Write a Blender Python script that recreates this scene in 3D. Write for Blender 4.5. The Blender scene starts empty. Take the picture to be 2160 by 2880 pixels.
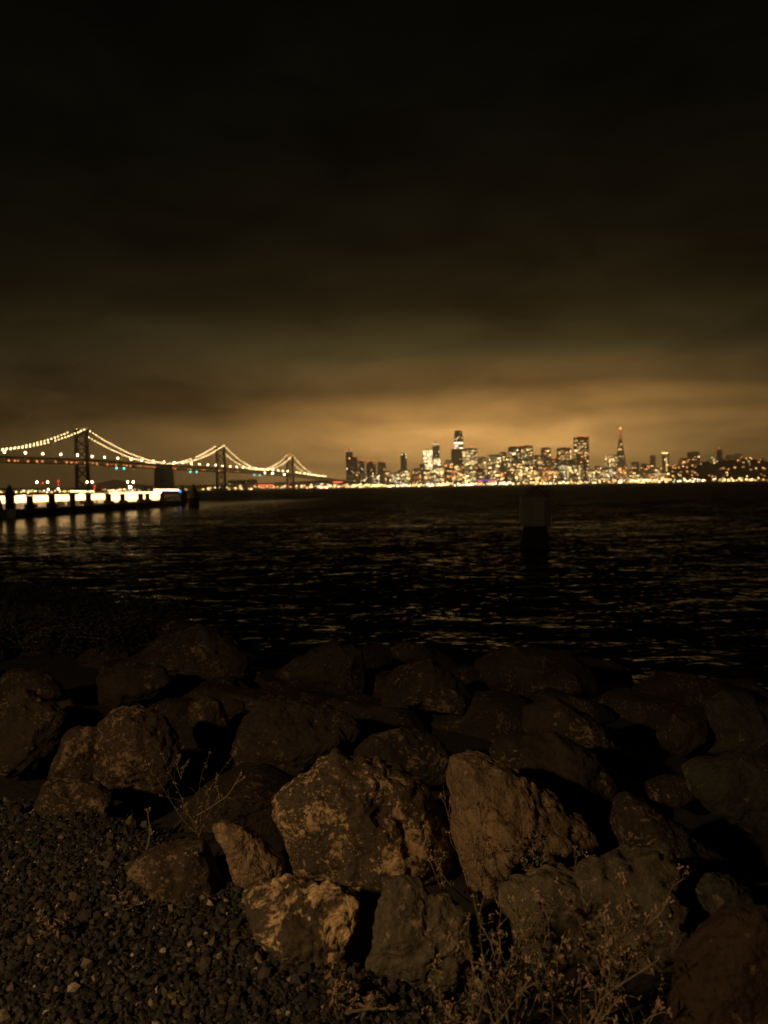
import bpy, bmesh, math, random
import numpy as np
from mathutils import Vector, Matrix, noise

S = bpy.context.scene
COL = S.collection
R = math.radians

# ------------------------------------------------------------------ camera
F = 2032.0                                     # focal length in photo pixels (2160 x 2880)
EYE = Vector((0, 0, 1.6))
PITCH = math.atan(70 / F)
ROLL = math.atan(0.017)
CM = Matrix.Rotation(R(90) - PITCH, 3, 'X') @ Matrix.Rotation(-ROLL, 3, 'Z')
cd = bpy.data.cameras.new('camera')
cam = bpy.data.objects.new('camera', cd)
COL.objects.link(cam)
cam.matrix_world = Matrix.Translation(EYE) @ CM.to_4x4()
cd.sensor_fit = 'VERTICAL'; cd.sensor_height = 36.0; cd.sensor_width = 27.0
cd.lens = F / 2880 * 36
cd.clip_start = 0.05; cd.clip_end = 60000
cd.dof.use_dof = True; cd.dof.focus_distance = 3.7; cd.dof.aperture_fstop = 2.4
S.camera = cam
S.render.resolution_x, S.render.resolution_y = 768, 1024
S.view_settings.view_transform = 'Standard'
S.view_settings.look = 'None'
S.view_settings.exposure = 0.0
S.view_settings.gamma = 1.0
S.cycles.use_denoising = True
S.cycles.sample_clamp_indirect = 2.0
S.cycles.max_bounces = 6

# ------------------------------------------------------------------ world: night sky with city glow on the cloud deck
W = bpy.data.worlds.new('World'); S.world = W
W.use_nodes = True
nt = W.node_tree; nt.nodes.clear()
def N(t, typ, **kw):
    n = t.nodes.new(typ)
    for k, v in kw.items(): setattr(n, k, v)
    return n
def mth(t, op, a, b=None, c=None, clamp=False):
    n = N(t, 'ShaderNodeMath', operation=op, use_clamp=clamp)
    for i, v in enumerate((a, b, c)):
        if v is None: continue
        if isinstance(v, (int, float)): n.inputs[i].default_value = v
        else: t.links.new(v, n.inputs[i])
    return n.outputs[0]
def ramp(t, fac, stops, interp='LINEAR'):
    n = N(t, 'ShaderNodeValToRGB'); cr = n.color_ramp; cr.interpolation = interp
    while len(cr.elements) < len(stops): cr.elements.new(0.5)
    for e, (p, c) in zip(cr.elements, stops):
        e.position = p
        e.color = (c, c, c, 1) if isinstance(c, (int, float)) else (*c, 1)
    t.links.new(fac, n.inputs[0])
    return n.outputs[0]
def vmul(t, col, k):
    n = N(t, 'ShaderNodeVectorMath', operation='SCALE')
    t.links.new(col, n.inputs[0])
    if isinstance(k, (int, float)): n.inputs['Scale'].default_value = k
    else: t.links.new(k, n.inputs['Scale'])
    return n.outputs[0]
def vadd(t, a, b):
    n = N(t, 'ShaderNodeVectorMath', operation='ADD'); t.links.new(a, n.inputs[0]); t.links.new(b, n.inputs[1]); return n.outputs[0]

tc = N(nt, 'ShaderNodeTexCoord')
sp = N(nt, 'ShaderNodeSeparateXYZ'); nt.links.new(tc.outputs['Generated'], sp.inputs[0])
el = mth(nt, 'ARCSINE', sp.outputs[2])
az = mth(nt, 'ARCTAN2', sp.outputs[0], sp.outputs[1])
cv = N(nt, 'ShaderNodeCombineXYZ')
nt.links.new(mth(nt, 'MULTIPLY', az, 3.6), cv.inputs[0]); nt.links.new(mth(nt, 'MULTIPLY', el, 10.0), cv.inputs[1])
n1 = N(nt, 'ShaderNodeTexNoise'); n1.inputs['Scale'].default_value = 1.3; n1.inputs['Detail'].default_value = 8; n1.inputs['Roughness'].default_value = .6; n1.inputs['Distortion'].default_value = .4
nt.links.new(cv.outputs[0], n1.inputs['Vector'])
n2 = N(nt, 'ShaderNodeTexNoise'); n2.inputs['Scale'].default_value = 0.9; n2.inputs['Detail'].default_value = 2
off = N(nt, 'ShaderNodeVectorMath', operation='ADD'); off.inputs[1].default_value = (7.3, 2.2, 0)
nt.links.new(cv.outputs[0], off.inputs[0]); nt.links.new(off.outputs[0], n2.inputs['Vector'])
elw = mth(nt, 'ADD', el, mth(nt, 'MULTIPLY', mth(nt, 'SUBTRACT', n2.outputs['Fac'], .5), .05))
els = mth(nt, 'DIVIDE', elw, 0.8, clamp=True)
def st(*a): return [(p / .8, c) for p, c in a]
base = ramp(nt, els, st((0, (.072, .046, .015)), (.05, (.064, .042, .0148)), (.10, (.038, .0258, .0097)), (.155, (.029, .020, .0078)),
    (.20, (.0165, .0117, .0046)), (.26, (.0076, .0058, .0025)), (.33, (.0042, .0036, .0018)), (.45, (.0025, .0023, .0013)), (.60, (.0016, .0016, .0010)), (.8, (.0012, .0013, .0009))), 'EASE')
glow = ramp(nt, els, st((0, (.95, .52, .15)), (.04, (1.0, .53, .152)), (.072, (.98, .50, .14)), (.10, (.50, .25, .066)),
    (.135, (.105, .053, .0145)), (.18, (.028, .0225, .0070)), (.25, (.006, .0038, .0012)), (.33, (.0015, .001, .0004)), (.45, (0, 0, 0)), (.8, (0, 0, 0))), 'EASE')
def gauss(c, s):
    d = mth(nt, 'DIVIDE', mth(nt, 'SUBTRACT', az, c), s)
    return mth(nt, 'POWER', 2.718, mth(nt, 'MULTIPLY', mth(nt, 'MULTIPLY', d, d), -.5))
G = mth(nt, 'ADD', mth(nt, 'MULTIPLY', gauss(.13, .195), .92), mth(nt, 'MULTIPLY', gauss(.05, .6), .08))
cl = mth(nt, 'MULTIPLY_ADD', n1.outputs['Fac'], 2.1, -.05)
def blob(a, e, sa_, se, k):
    da = mth(nt, 'DIVIDE', mth(nt, 'SUBTRACT', az, a), sa_); de = mth(nt, 'DIVIDE', mth(nt, 'SUBTRACT', elw, e), se)
    r2 = mth(nt, 'ADD', mth(nt, 'MULTIPLY', da, da), mth(nt, 'MULTIPLY', de, de))
    return mth(nt, 'MULTIPLY', mth(nt, 'POWER', 2.718, mth(nt, 'MULTIPLY', r2, -.5)), k)
# banks of cloud, thicker and thinner than the rest
for q in ((-.37, .105, .15, .022, -.45), (-.10, .165, .17, .028, .5), (.03, .14, .09, .014, -.22), (.39, .15, .14, .028, .3), (.22, .225, .16, .03, -.25), (-.30, .20, .18, .02, .3), (.43, .075, .08, .02, -.25)):
    cl = mth(nt, 'ADD', cl, blob(*q))
cl = mth(nt, 'MAXIMUM', cl, .25)
back = mth(nt, 'MULTIPLY_ADD', gauss(0.0, 1.0), .8, .2)
skyc = vmul(nt, vadd(nt, vmul(nt, base, back), vmul(nt, glow, G)), cl)
up = mth(nt, 'GREATER_THAN', sp.outputs[2], -0.002)
bg = N(nt, 'ShaderNodeBackground'); bg.inputs['Strength'].default_value = 1.0
nt.links.new(vmul(nt, skyc, up), bg.inputs['Color'])
# what is left of the physical night sky above the clouds
ns = N(nt, 'ShaderNodeTexSky', sky_type='NISHITA'); ns.sun_disc = False; ns.sun_elevation = R(-8); ns.sun_rotation = R(230)
bg2 = N(nt, 'ShaderNodeBackground'); nt.links.new(ns.outputs[0], bg2.inputs['Color']); bg2.inputs['Strength'].default_value = 0.02
ad = N(nt, 'ShaderNodeAddShader'); nt.links.new(bg.outputs[0], ad.inputs[0]); nt.links.new(bg2.outputs[0], ad.inputs[1])
wo = N(nt, 'ShaderNodeOutputWorld'); nt.links.new(ad.outputs[0], wo.inputs['Surface'])

# ------------------------------------------------------------------ the street lamp behind the photographer that lights the bank
ld = bpy.data.lights.new('street_lamp_light', 'POINT'); ld.energy = 560; ld.color = (1.0, .64, .325); ld.shadow_soft_size = .10
lo = bpy.data.objects.new('street_lamp_light', ld); COL.objects.link(lo); lo.location = (-3.4, -1.2, 3.0)

# ------------------------------------------------------------------ helpers
WATER = -1.2
def ray(px, py): return CM @ Vector(((px - 1080) / F, (1440 - py) / F, -1.0))
def at(px, py, Y):
    d = ray(px, py); return EYE + d * (Y / d.y)
def hor(px): return 1370 + .017 * (1080 - px)

def setp(o, label=None, cat=None, group=None, kind=None):
    if label: o['label'] = label
    if cat: o['category'] = cat
    if group: o['group'] = group
    if kind: o['kind'] = kind
    return o
def thing(name, label, cat, loc=(0, 0, 0), rz=0, group=None):
    o = bpy.data.objects.new(name, None); COL.objects.link(o)
    o.location = loc; o.rotation_euler = (0, 0, rz); o.empty_display_size = .2
    return setp(o, label, cat, group)
def obj(name, bm, mat, parent=None, loc=(0, 0, 0), smooth=False):
    me = bpy.data.meshes.new(name)
    if isinstance(bm, bmesh.types.BMesh):
        bmesh.ops.recalc_face_normals(bm, faces=bm.faces[:]) if bm.faces else None
        bm.to_mesh(me); bm.free()
    else:
        me.from_pydata(*bm); me.update()
    if smooth: me.shade_smooth()
    me.materials.append(mat)
    o = bpy.data.objects.new(name, me); COL.objects.link(o)
    o.location = loc
    if parent: o.parent = parent
    return o
def inst(name, me, parent, loc, scale=(1, 1, 1), rot=None):
    o = bpy.data.objects.new(name, me); COL.objects.link(o)
    o.parent = parent; o.location = loc; o.scale = scale
    if rot: o.rotation_euler = rot
    return o
def box(bm, c, s, taper=1.0):
    vs = []
    for z in (-.5, .5):
        k = 1 if z < 0 else taper
        for x, y in ((-.5, -.5), (.5, -.5), (.5, .5), (-.5, .5)):
            vs.append(bm.verts.new((c[0] + x * s[0] * k, c[1] + y * s[1] * k, c[2] + z * s[2])))
    for f in ((3, 2, 1, 0), (4, 5, 6, 7), (0, 1, 5, 4), (1, 2, 6, 5), (2, 3, 7, 6), (3, 0, 4, 7)):
        bm.faces.new([vs[i] for i in f])
def bar(bm, a, b, w, h=None):
    a, b = Vector(a), Vector(b); d = (b - a)
    if d.length < 1e-6: return
    d.normalize(); h = h or w
    u = d.cross(Vector((0, 0, 1)))
    if u.length < 1e-3: u = Vector((1, 0, 0))
    u.normalize(); v = u.cross(d)
    vs = [bm.verts.new(p + u * (sx * w / 2) + v * (sy * h / 2)) for p in (a, b) for sx, sy in ((-1, -1), (1, -1), (1, 1), (-1, 1))]
    for f in ((3, 2, 1, 0), (4, 5, 6, 7), (0, 1, 5, 4), (1, 2, 6, 5), (2, 3, 7, 6), (3, 0, 4, 7)):
        bm.faces.new([vs[i] for i in f])
def tube(bm, pts, r0, r1=None, n=5):
    r1 = r0 if r1 is None else r1
    pts = [Vector(p) for p in pts]; rings = []
    for i, p in enumerate(pts):
        d = (pts[min(i + 1, len(pts) - 1)] - pts[max(i - 1, 0)])
        d = d.normalized() if d.length > 1e-9 else Vector((0, 0, 1))
        u = d.cross(Vector((.31, .87, .17))).normalized(); v = d.cross(u)
        r = r0 + (r1 - r0) * i / max(1, len(pts) - 1)
        rings.append([bm.verts.new(p + (u * math.cos(t) + v * math.sin(t)) * r) for t in (k * 2 * math.pi / n for k in range(n))])
    for a, b in zip(rings, rings[1:]):
        for k in range(n): bm.faces.new((a[k], a[(k + 1) % n], b[(k + 1) % n], b[k]))
    bm.faces.new(rings[0][::-1]); bm.faces.new(rings[-1])
def lathe(bm, prof, n=12, c=(0, 0, 0)):
    rings = [[bm.verts.new((c[0] + r * math.cos(k * 2 * math.pi / n), c[1] + r * math.sin(k * 2 * math.pi / n), c[2] + z)) for k in range(n)] for r, z in prof]
    for a, b in zip(rings, rings[1:]):
        for k in range(n): bm.faces.new((a[k], a[(k + 1) % n], b[(k + 1) % n], b[k]))
    bm.faces.new(rings[0][::-1]); bm.faces.new(rings[-1])

# ------------------------------------------------------------------ materials
def pmat(name, col, rough=.8, noise_scale=None, col2=None, bump=0, detail=5):
    m = bpy.data.materials.new(name); m.use_nodes = True
    t = m.node_tree; b = t.nodes['Principled BSDF']
    b.inputs['Base Color'].default_value = (*col, 1); b.inputs['Roughness'].default_value = rough
    if noise_scale:
        c = N(t, 'ShaderNodeTexCoord'); n = N(t, 'ShaderNodeTexNoise')
        n.inputs['Scale'].default_value = noise_scale; n.inputs['Detail'].default_value = detail
        t.links.new(c.outputs['Object'], n.inputs['Vector'])
        t.links.new(ramp(t, n.outputs['Fac'], [(.3, col), (.7, col2 or tuple(x * 1.6 for x in col))]), b.inputs['Base Color'])
        if bump:
            bp = N(t, 'ShaderNodeBump'); bp.inputs['Strength'].default_value = bump; bp.inputs['Distance'].default_value = .02
            t.links.new(n.outputs['Fac'], bp.inputs['Height']); t.links.new(bp.outputs[0], b.inputs['Normal'])
    return m
def emit(name, col, s, sample=False):
    m = bpy.data.materials.new(name); m.use_nodes = True
    t = m.node_tree; b = t.nodes['Principled BSDF']
    b.inputs['Base Color'].default_value = (.1, .1, .1, 1)
    b.inputs['Emission Color'].default_value = (*col, 1); b.inputs['Emission Strength'].default_value = s
    m.cycles.emission_sampling = 'FRONT' if sample else 'NONE'
    return m
STEEL = pmat('bridge_steel', (.16, .15, .13), .6, .3, (.24, .22, .19))
CONC = pmat('concrete', (.24, .22, .19), .85, .2, (.34, .31, .27))
WOOD = pmat('tarred_timber', (.035, .028, .02), .8, 6, (.08, .06, .045), .5)
WHITE = pmat('white_paint', (.62, .60, .55), .5, 3, (.75, .72, .66))
DARK = pmat('dark_metal', (.03, .03, .03), .5, 4, (.05, .05, .05))
HULL = pmat('hull_paint', (.05, .05, .055), .4, 2, (.09, .09, .09))
CONCP = pmat('pile_sleeve', (.30, .28, .24), .7, 5, (.42, .39, .33), .2)
L_CABLE = emit('cable_lamp_glass', (1, .70, .30), 20)
L_DECK = emit('deck_lamp_glass', (1, .72, .34), 34)
L_ORANGE = emit('sodium_lamp_glass', (1, .26, .06), 2.6)
L_CYAN = emit('green_lamp_glass', (.10, .9, .75), 6)
L_RED = emit('red_beacon_glass', (1, .05, .02), 6)
L_BLUE = emit('blue_lamp_glass', (.08, .35, 1), 2.6)
L_FASCIA = emit('glowing_fascia', (1, .58, .22), 4.2, True)  # lit white canopy fascia, its brightness given by emission
L_CEIL = emit('ceiling_lamp_glass', (1, .68, .34), 48, True)
L_POLE = emit('pole_lamp_glass', (1, .74, .36), 45, True)
L_SIGN = emit('red_sign_light', (1, .14, .05), 3.5)
L_PURPLE = emit('violet_light', (.32, .22, .9), .9)
WCOL = {'warm': (1, .58, .20), 'yellow': (1, .70, .27), 'white': (1, .80, .44), 'orange': (1, .38, .10)}
WIN = {}
_u = bmesh.new(); box(_u, (0, 0, 0), (1, 1, 1))
for k, c in WCOL.items():
    for j, e in enumerate((.6, 1.7, 3.6, 7.5)):
        me = bpy.data.meshes.new('lit_window'); _u.to_mesh(me); me.materials.append(emit('window_light_' + k, c, e)); WIN[k, j] = me
_u.free()
def sphere_mesh(name, r, mat, seg=8):
    b = bmesh.new(); bmesh.ops.create_uvsphere(b, u_segments=seg, v_segments=6, radius=r)
    me = bpy.data.meshes.new(name); b.to_mesh(me); b.free(); me.materials.append(mat); return me

def facade(name, col, lit):
    """masonry or curtain wall with a storey grid; faint emission in its panes lends the dark wall a warm glow"""
    m = bpy.data.materials.new(name); m.use_nodes = True
    t = m.node_tree; b = t.nodes['Principled BSDF']; b.inputs['Roughness'].default_value = .5
    c = N(t, 'ShaderNodeTexCoord'); s = N(t, 'ShaderNodeSeparateXYZ'); t.links.new(c.outputs['Object'], s.inputs[0])
    u = mth(t, 'DIVIDE', mth(t, 'ADD', s.outputs[0], mth(t, 'MULTIPLY', s.outputs[1], 1.0)), 4.6); v = mth(t, 'DIVIDE', s.outputs[2], 4.2)
    cb = N(t, 'ShaderNodeCombineXYZ'); t.links.new(mth(t, 'FLOOR', u), cb.inputs[0]); t.links.new(mth(t, 'FLOOR', v), cb.inputs[1])
    oi = N(t, 'ShaderNodeObjectInfo'); t.links.new(mth(t, 'MULTIPLY', oi.outputs['Random'], 97), cb.inputs[2])
    wn = N(t, 'ShaderNodeTexWhiteNoise'); t.links.new(cb.outputs[0], wn.inputs['Vector'])
    inw = mth(t, 'MULTIPLY', mth(t, 'LESS_THAN', mth(t, 'ABSOLUTE', mth(t, 'SUBTRACT', mth(t, 'FRACT', u), .5)), .36),
              mth(t, 'LESS_THAN', mth(t, 'ABSOLUTE', mth(t, 'SUBTRACT', mth(t, 'FRACT', v), .5)), .30))
    mx = N(t, 'ShaderNodeMix', data_type='RGBA'); t.links.new(inw, mx.inputs[0])
    mx.inputs[6].default_value = (*col, 1); mx.inputs[7].default_value = (.03, .03, .035, 1)
    t.links.new(mx.outputs[2], b.inputs['Base Color'])
    e = mth(t, 'MULTIPLY', inw, mth(t, 'POWER', wn.outputs['Value'], 3.5))
    b.inputs['Emission Color'].default_value = (1, .62, .26, 1)
    t.links.new(mth(t, 'MULTIPLY', e, lit), b.inputs['Emission Strength'])  # pane emission added to brighten the otherwise black walls
    m.cycles.emission_sampling = 'NONE'
    return m
FAC = {'dark': facade('dark_glass_wall', (.10, .09, .08), .22), 'stone': facade('stone_wall', (.30, .26, .20), .6),
       'brown': facade('brown_wall', (.22, .15, .10), .5), 'pale': facade('pale_wall', (.42, .38, .30), .9)}

# ------------------------------------------------------------------ terrain, water, far land
def zt(x, y):
    ye = y
    if x < -1.6: ye -= min(7.0, (-x - 1.6) * 1.15)
    if x > 0.8: ye += (x - .8) * .55
    if ye < 3.3: return 0.0
    if ye < 8.8: return -.075 * (ye - 3.3)
    return -.41 - .55 * (ye - 8.8)
bm = bmesh.new()
nx, ny = 190, 150
grid = []
for j in range(ny):
    y = -14 + 36 * (j / (ny - 1))
    row = []
    for i in range(nx):
        x = -24 + 44 * i / (nx - 1)
        z = max(-3.0, zt(x, y)) - .05 + .035 * noise.fractal(Vector((x * 1.7, y * 1.7, 3)), 1.0, 2.0, 4) - (.10 if zt(x, y) < -.02 else 0)
        row.append(bm.verts.new((x, y, z)))
    grid.append(row)
for j in range(ny - 1):
    for i in range(nx - 1):
        bm.faces.new((grid[j][i], grid[j][i + 1], grid[j + 1][i + 1], grid[j + 1][i]))
SOIL = pmat('soil', (.010, .008, .0055), .95, 14, (.028, .021, .014), .8, 8)
setp(obj('ground', bm, SOIL, smooth=True), kind='structure')

def water_mat():
    m = bpy.data.materials.new('bay_water'); m.use_nodes = True
    t = m.node_tree; b = t.nodes['Principled BSDF']
    b.inputs['Base Color'].default_value = (.004, .006, .006, 1); b.inputs['Roughness'].default_value = .17; b.inputs['IOR'].default_value = 1.33
    c = N(t, 'ShaderNodeTexCoord')
    # wave slopes straight from noise, so far water keeps its roughness
    tot = None
    for sc, sx, amp, det in ((.32, .5, .26, 2), (3.2, .38, .58, 3), (10, .45, .64, 2)):
        mp = N(t, 'ShaderNodeMapping'); mp.inputs['Scale'].default_value = (sc * sx, sc, sc); mp.inputs['Rotation'].default_value = (0, 0, R(-7))
        t.links.new(c.outputs['Object'], mp.inputs[0])
        n = N(t, 'ShaderNodeTexNoise'); n.inputs['Scale'].default_value = 1; n.inputs['Detail'].default_value = det; n.inputs['Distortion'].default_value = .5
        t.links.new(mp.outputs[0], n.inputs['Vector'])
        q = N(t, 'ShaderNodeVectorMath', operation='SUBTRACT'); t.links.new(n.outputs['Color'], q.inputs[0]); q.inputs[1].default_value = (.5, .5, .5)
        q2 = N(t, 'ShaderNodeVectorMath', operation='MULTIPLY'); t.links.new(q.outputs[0], q2.inputs[0]); q2.inputs[1].default_value = (amp * .6, amp * 1.7, 0)
        tot = q2.outputs[0] if tot is None else vadd(t, tot, q2.outputs[0])
    ge = N(t, 'ShaderNodeNewGeometry')
    # tilt added to the wave normals, so the water reflects dark upper sky
    sy_ = N(t, 'ShaderNodeSeparateXYZ'); t.links.new(c.outputs['Object'], sy_.inputs[0])
    lean = mth(t, 'MULTIPLY', mth(t, 'DIVIDE', mth(t, 'SUBTRACT', sy_.outputs[1], 4), 90, clamp=True), -.10)
    lc = N(t, 'ShaderNodeCombineXYZ'); calm = mth(t, 'DIVIDE', mth(t, 'SUBTRACT', sy_.outputs[0], -30), 20, clamp=True)     # sheltered behind the breakwater
    calm = mth(t, 'MAXIMUM', calm, mth(t, 'DIVIDE', mth(t, 'SUBTRACT', sy_.outputs[1], 150), 60, clamp=True))
    t.links.new(mth(t, 'MULTIPLY', mth(t, 'ADD', lean, -.215), mth(t, 'MULTIPLY_ADD', calm, .94, .06)), lc.inputs[1])
    tot = vadd(t, vmul(t, tot, mth(t, 'MULTIPLY_ADD', calm, .45, .55)), lc.outputs[0])
    nm = N(t, 'ShaderNodeVectorMath', operation='NORMALIZE'); t.links.new(vadd(t, ge.outputs['Normal'], tot), nm.inputs[0])
    t.links.new(nm.outputs[0], b.inputs['Normal'])
    return m
# one sheet, finely divided and wavy near the shore, reaching the horizon
ys = list(np.arange(6, 40, .14)) + list(np.geomspace(40, 9000, 60))
xn = np.linspace(-1, 1, 221)
V = []; 
for y in ys:
    half = 16 + .85 * y
    for k in xn:
        x = half * k
        amp = max(0, 1 - y / 60) if y < 60 else 0
        z = 0
        if amp > 0:
            q = Vector((x * .32 + y * .05, y * .62, 0))
            z = amp * (.07 * (noise.noise(q)) + .055 * noise.noise(q * 2.7 + Vector((9, 1, 2))) + .035 * (1 - abs(noise.noise(q * 6.0))))
        V.append((x, y, z))
nw = len(xn)
Fc = [(j * nw + i, j * nw + i + 1, (j + 1) * nw + i + 1, (j + 1) * nw + i) for j in range(len(ys) - 1) for i in range(nw - 1)]
setp(obj('water', (V, [], Fc), water_mat(), loc=(0, 0, WATER), smooth=True), kind='structure')

LANDZ = .9
LAND = pmat('city_ground', (.05, .045, .04), .9, .02)
bm = bmesh.new(); box(bm, (0, 6200, -1.6 + LANDZ / 2), (9000, 6000, 3.2 + LANDZ))
setp(obj('shore', bm, LAND), kind='structure')
def hills(name, Y, prof, thick=900):
    bm = bmesh.new(); fr = []
    for px, py in prof:
        p = at(px, py, Y); fr.append((p.x, max(p.z, LANDZ + .5)))
    steps = 7; rows = []
    for s in range(steps):
        q = s / (steps - 1); k = math.sin(q * math.pi / 2)
        rows.append([bm.verts.new((x * (1 - .0 * q), Y - thick * (1 - q), LANDZ + (z - LANDZ) * k * (1 + .08 * noise.noise(Vector((x * .01, q * 5, 1))) * (q < 1)))) for x, z in fr])
    rows.append([bm.verts.new((x, Y + thick, LANDZ - 1)) for x, z in fr])
    for a, b in zip(rows, rows[1:]):
        for i in range(len(fr) - 1): bm.faces.new((a[i], a[i + 1], b[i + 1], b[i]))
    return setp(obj(name, bm, HILL, smooth=True), kind='structure')
HILL = pmat('hill_ground', (.06, .05, .035), .95, .01)
hills('hills', 9500, [(-400, 1375), (0, 1372), (200, 1374), (270, 1366), (300, 1356), (325, 1349), (345, 1352), (380, 1360), (450, 1368), (560, 1364), (700, 1360), (800, 1357), (900, 1350), (980, 1355), (1200, 1350), (1400, 1350)])
HP = [(1640, 1352), (1700, 1345), (1780, 1332), (1860, 1318), (1940, 1302), (1990, 1297), (2040, 1291), (2085, 1289), (2120, 1300), (2160, 1312), (2230, 1325), (2400, 1345)]
hills('hills', 4600, HP, 700)
def hill_y(px):
    for (a, b), (c, d) in zip(HP, HP[1:]):
        if a <= px <= c: return b + (d - b) * (px - a) / (c - a)
    return 1350

# ------------------------------------------------------------------ the lit night haze over the bay
HZ = bpy.data.materials.new('haze'); HZ.use_nodes = True
HZ.node_tree.nodes.clear()
pv = N(HZ.node_tree, 'ShaderNodeVolumePrincipled'); pv.inputs['Color'].default_value = (.95, .92, .86, 1); pv.inputs['Density'].default_value = 0.00012; pv.inputs['Anisotropy'].default_value = .84
ho = N(HZ.node_tree, 'ShaderNodeOutputMaterial'); HZ.node_tree.links.new(pv.outputs[0], ho.inputs['Volume'])
bm = bmesh.new(); box(bm, (0, 5400, 165), (19000, 11200, 344))
setp(obj('haze', bm, HZ), kind='stuff')

# ------------------------------------------------------------------ suspension bridge
rng = random.Random(4)
T1 = Vector((-707, 1700, 0)); T3 = Vector((-400, 3100, 0))
DIR = (T3 - T1).normalized(); PER = Vector((DIR.y, -DIR.x, 0))     # PER points to the right
br = thing('suspension_bridge', 'long steel suspension bridge with strings of lights along its cables, crossing the bay', 'bridge', (T1.x, T1.y, WATER))
O = Vector((T1.x, T1.y, WATER))
def bl(s, off=0, z=0): return DIR * s + PER * off + Vector((0, 0, z))      # bridge-local point, z above water
L = (T3 - T1).length
ST = [0, 704 * L / 1408, L]; ST[1] = L * .524
TOP = [150.5, 151, 145]
DZ = [(-900, 68), (-270, 75.5), (0, 79), (L * .25, 75.5), (L * .5, 74), (L * .75, 72), (L, 66), (L + 380, 56), (L + 700, 46), (L + 1000, 38)]
def dz(s):
    for (a, b), (c, d) in zip(DZ, DZ[1:]):
        if a <= s <= c: return b + (d - b) * (s - a) / (c - a)
    return DZ[0][1] if s < DZ[0][0] else DZ[-1][1]
HWD = 13.5
for s, top in zip(ST, TOP):
    b = bmesh.new()
    for off in (-HWD, HWD):
        bar(b, bl(s, off * 1.12, -2), bl(s, off, top), 5.2, 7)
    lev = [8, 34, 60, 66, 80, 104, 128, top - 4]
    for a_, c_ in zip(lev, lev[1:]):
        if c_ - a_ < 15: continue
        bar(b, bl(s, -HWD, a_), bl(s, HWD, c_), 2.6); bar(b, bl(s, HWD, a_), bl(s, -HWD, c_), 2.6)
    for z in (8, 60, 80, 104, top - 3): bar(b, bl(s, -HWD, z), bl(s, HWD, z), 3.2)
    tw = obj('tower', b, STEEL, br)
    b = bmesh.new(); box(b, (0, 0, 0), (46, 20, 12)); 
    f = obj('footing', b, CONC, tw, bl(s, 0, 2)); f.rotation_euler = (0, 0, math.atan2(PER.y, PER.x))
red = sphere_mesh('beacon', 2.2, L_RED)
for s, top in ((L, 145),):
    inst('beacon', red, br, bl(s, 0, top + 4))
# deck: two chords with a truss between
seg = 24.0; s0, s1 = -520.0, L + 980
b = bmesh.new(); s = s0; tr = bmesh.new(); k = 0
while s < s1:
    e = s + seg; za, zb = dz(s), dz(e)
    for dzz, th, w in ((0, 1.8, 22), (-10.5, 1.6, 22)):
        bar(b, bl(s, 0, za + dzz), bl(e, 0, zb + dzz), w, th)
    for off in (-11.2, 11.2):
        bar(tr, bl(s, off, za), bl(s, off, za - 10.5), 1.0)
        if k % 2: bar(tr, bl(s, off, za), bl(e, off, zb - 10.5), 1.0)
        else: bar(tr, bl(s, off, za - 10.5), bl(e, off, zb), 1.0)
        bar(tr, bl(s, off, za + 1.2), bl(e, off, zb + 1.2), .6, 1.0)
    s = e; k += 1
dk = obj('deck', b, STEEL, br); obj('truss', tr, STEEL, dk)
# approach piers past the last tower
for s in (L + 400, L + 520, L + 640, L + 760, L + 880):
    b = bmesh.new()
    for off in (-9, 9): bar(b, bl(s, off, -1), bl(s, off, dz(s) - 11), 4)
    bar(b, bl(s, -9, dz(s) * .5), bl(s, 9, dz(s) * .5), 2)
    obj('pier', b, STEEL, br)
# anchorage
b = bmesh.new(); sa = L * .262
vs = []
for z, sx, sy in ((-2, 50, 17), (6, 48, 16.4), (dz(sa) - 4, 42, 14.5), (dz(sa) + 2, 27, 14)):
    vs.append([b.verts.new(bl(sa + a * sx / 1.0 * .62, c * sy, z)) for a, c in ((-1, -1), (1, -1), (1, 1), (-1, 1))])
for p, q in zip(vs, vs[1:]):
    for k in range(4): b.faces.new((p[k], p[(k + 1) % 4], q[(k + 1) % 4], q[k]))
b.faces.new(vs[-1]); b.faces.new(vs[0][::-1])
obj('anchorage', b, CONC, br)
# cables
def cable_z(s):
    def para(a, za, c, zc, sag):
        q = (s - a) / (c - a); return za + (zc - za) * q - 4 * sag * q * (1 - q)
    if s < 0: return para(-L * .5, 150.5, 0, TOP[0], 66) if s > -L * .5 else None
    if s < sa: return para(0, TOP[0], sa, dz(sa) + 3, 16)
    if s < ST[1]: return para(sa, dz(sa) + 3, ST[1], TOP[1], 16)
    if s < L: return para(ST[1], TOP[1], L, TOP[2], 72)
    return para(L, TOP[2], L + 352, dz(L + 352) + 2, 16)
lamps = []
for off in (-HWD, HWD):
    b = bmesh.new(); sp_ = bmesh.new()
    ss = np.arange(-560, L + 353, 11.5)
    pts = [bl(s, off, cable_z(s)) for s in ss]
    tube(b, pts, .55, n=6)
    cb_ = obj('main_cable', b, STEEL, br)
    for i, s in enumerate(ss):
        z = cable_z(s)
        if abs(s - sa) < 24: continue
        if rng.random() < .05: continue
        lamps.append((s, off, z + 1.2))
        if i % 2 == 0 and z > dz(s) + 4: bar(sp_, bl(s, off, z), bl(s, off, dz(s)), .22)
    setp(obj('suspender', sp_, STEEL, cb_), kind='stuff')
lamps.sort(key=lambda q: (T1 + DIR * q[0] + PER * q[1]).y if True else 0)
vis = [q for q in lamps if at(0, 1300, 10).x / 10 * (T1 + DIR * q[0] + PER * q[1]).y < (T1 + DIR * q[0] + PER * q[1]).x]
cm = sphere_mesh('cable_lamp', .85, L_CABLE)
for q in vis[:100]: inst('cable_lamp', cm, br, bl(*q))
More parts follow.
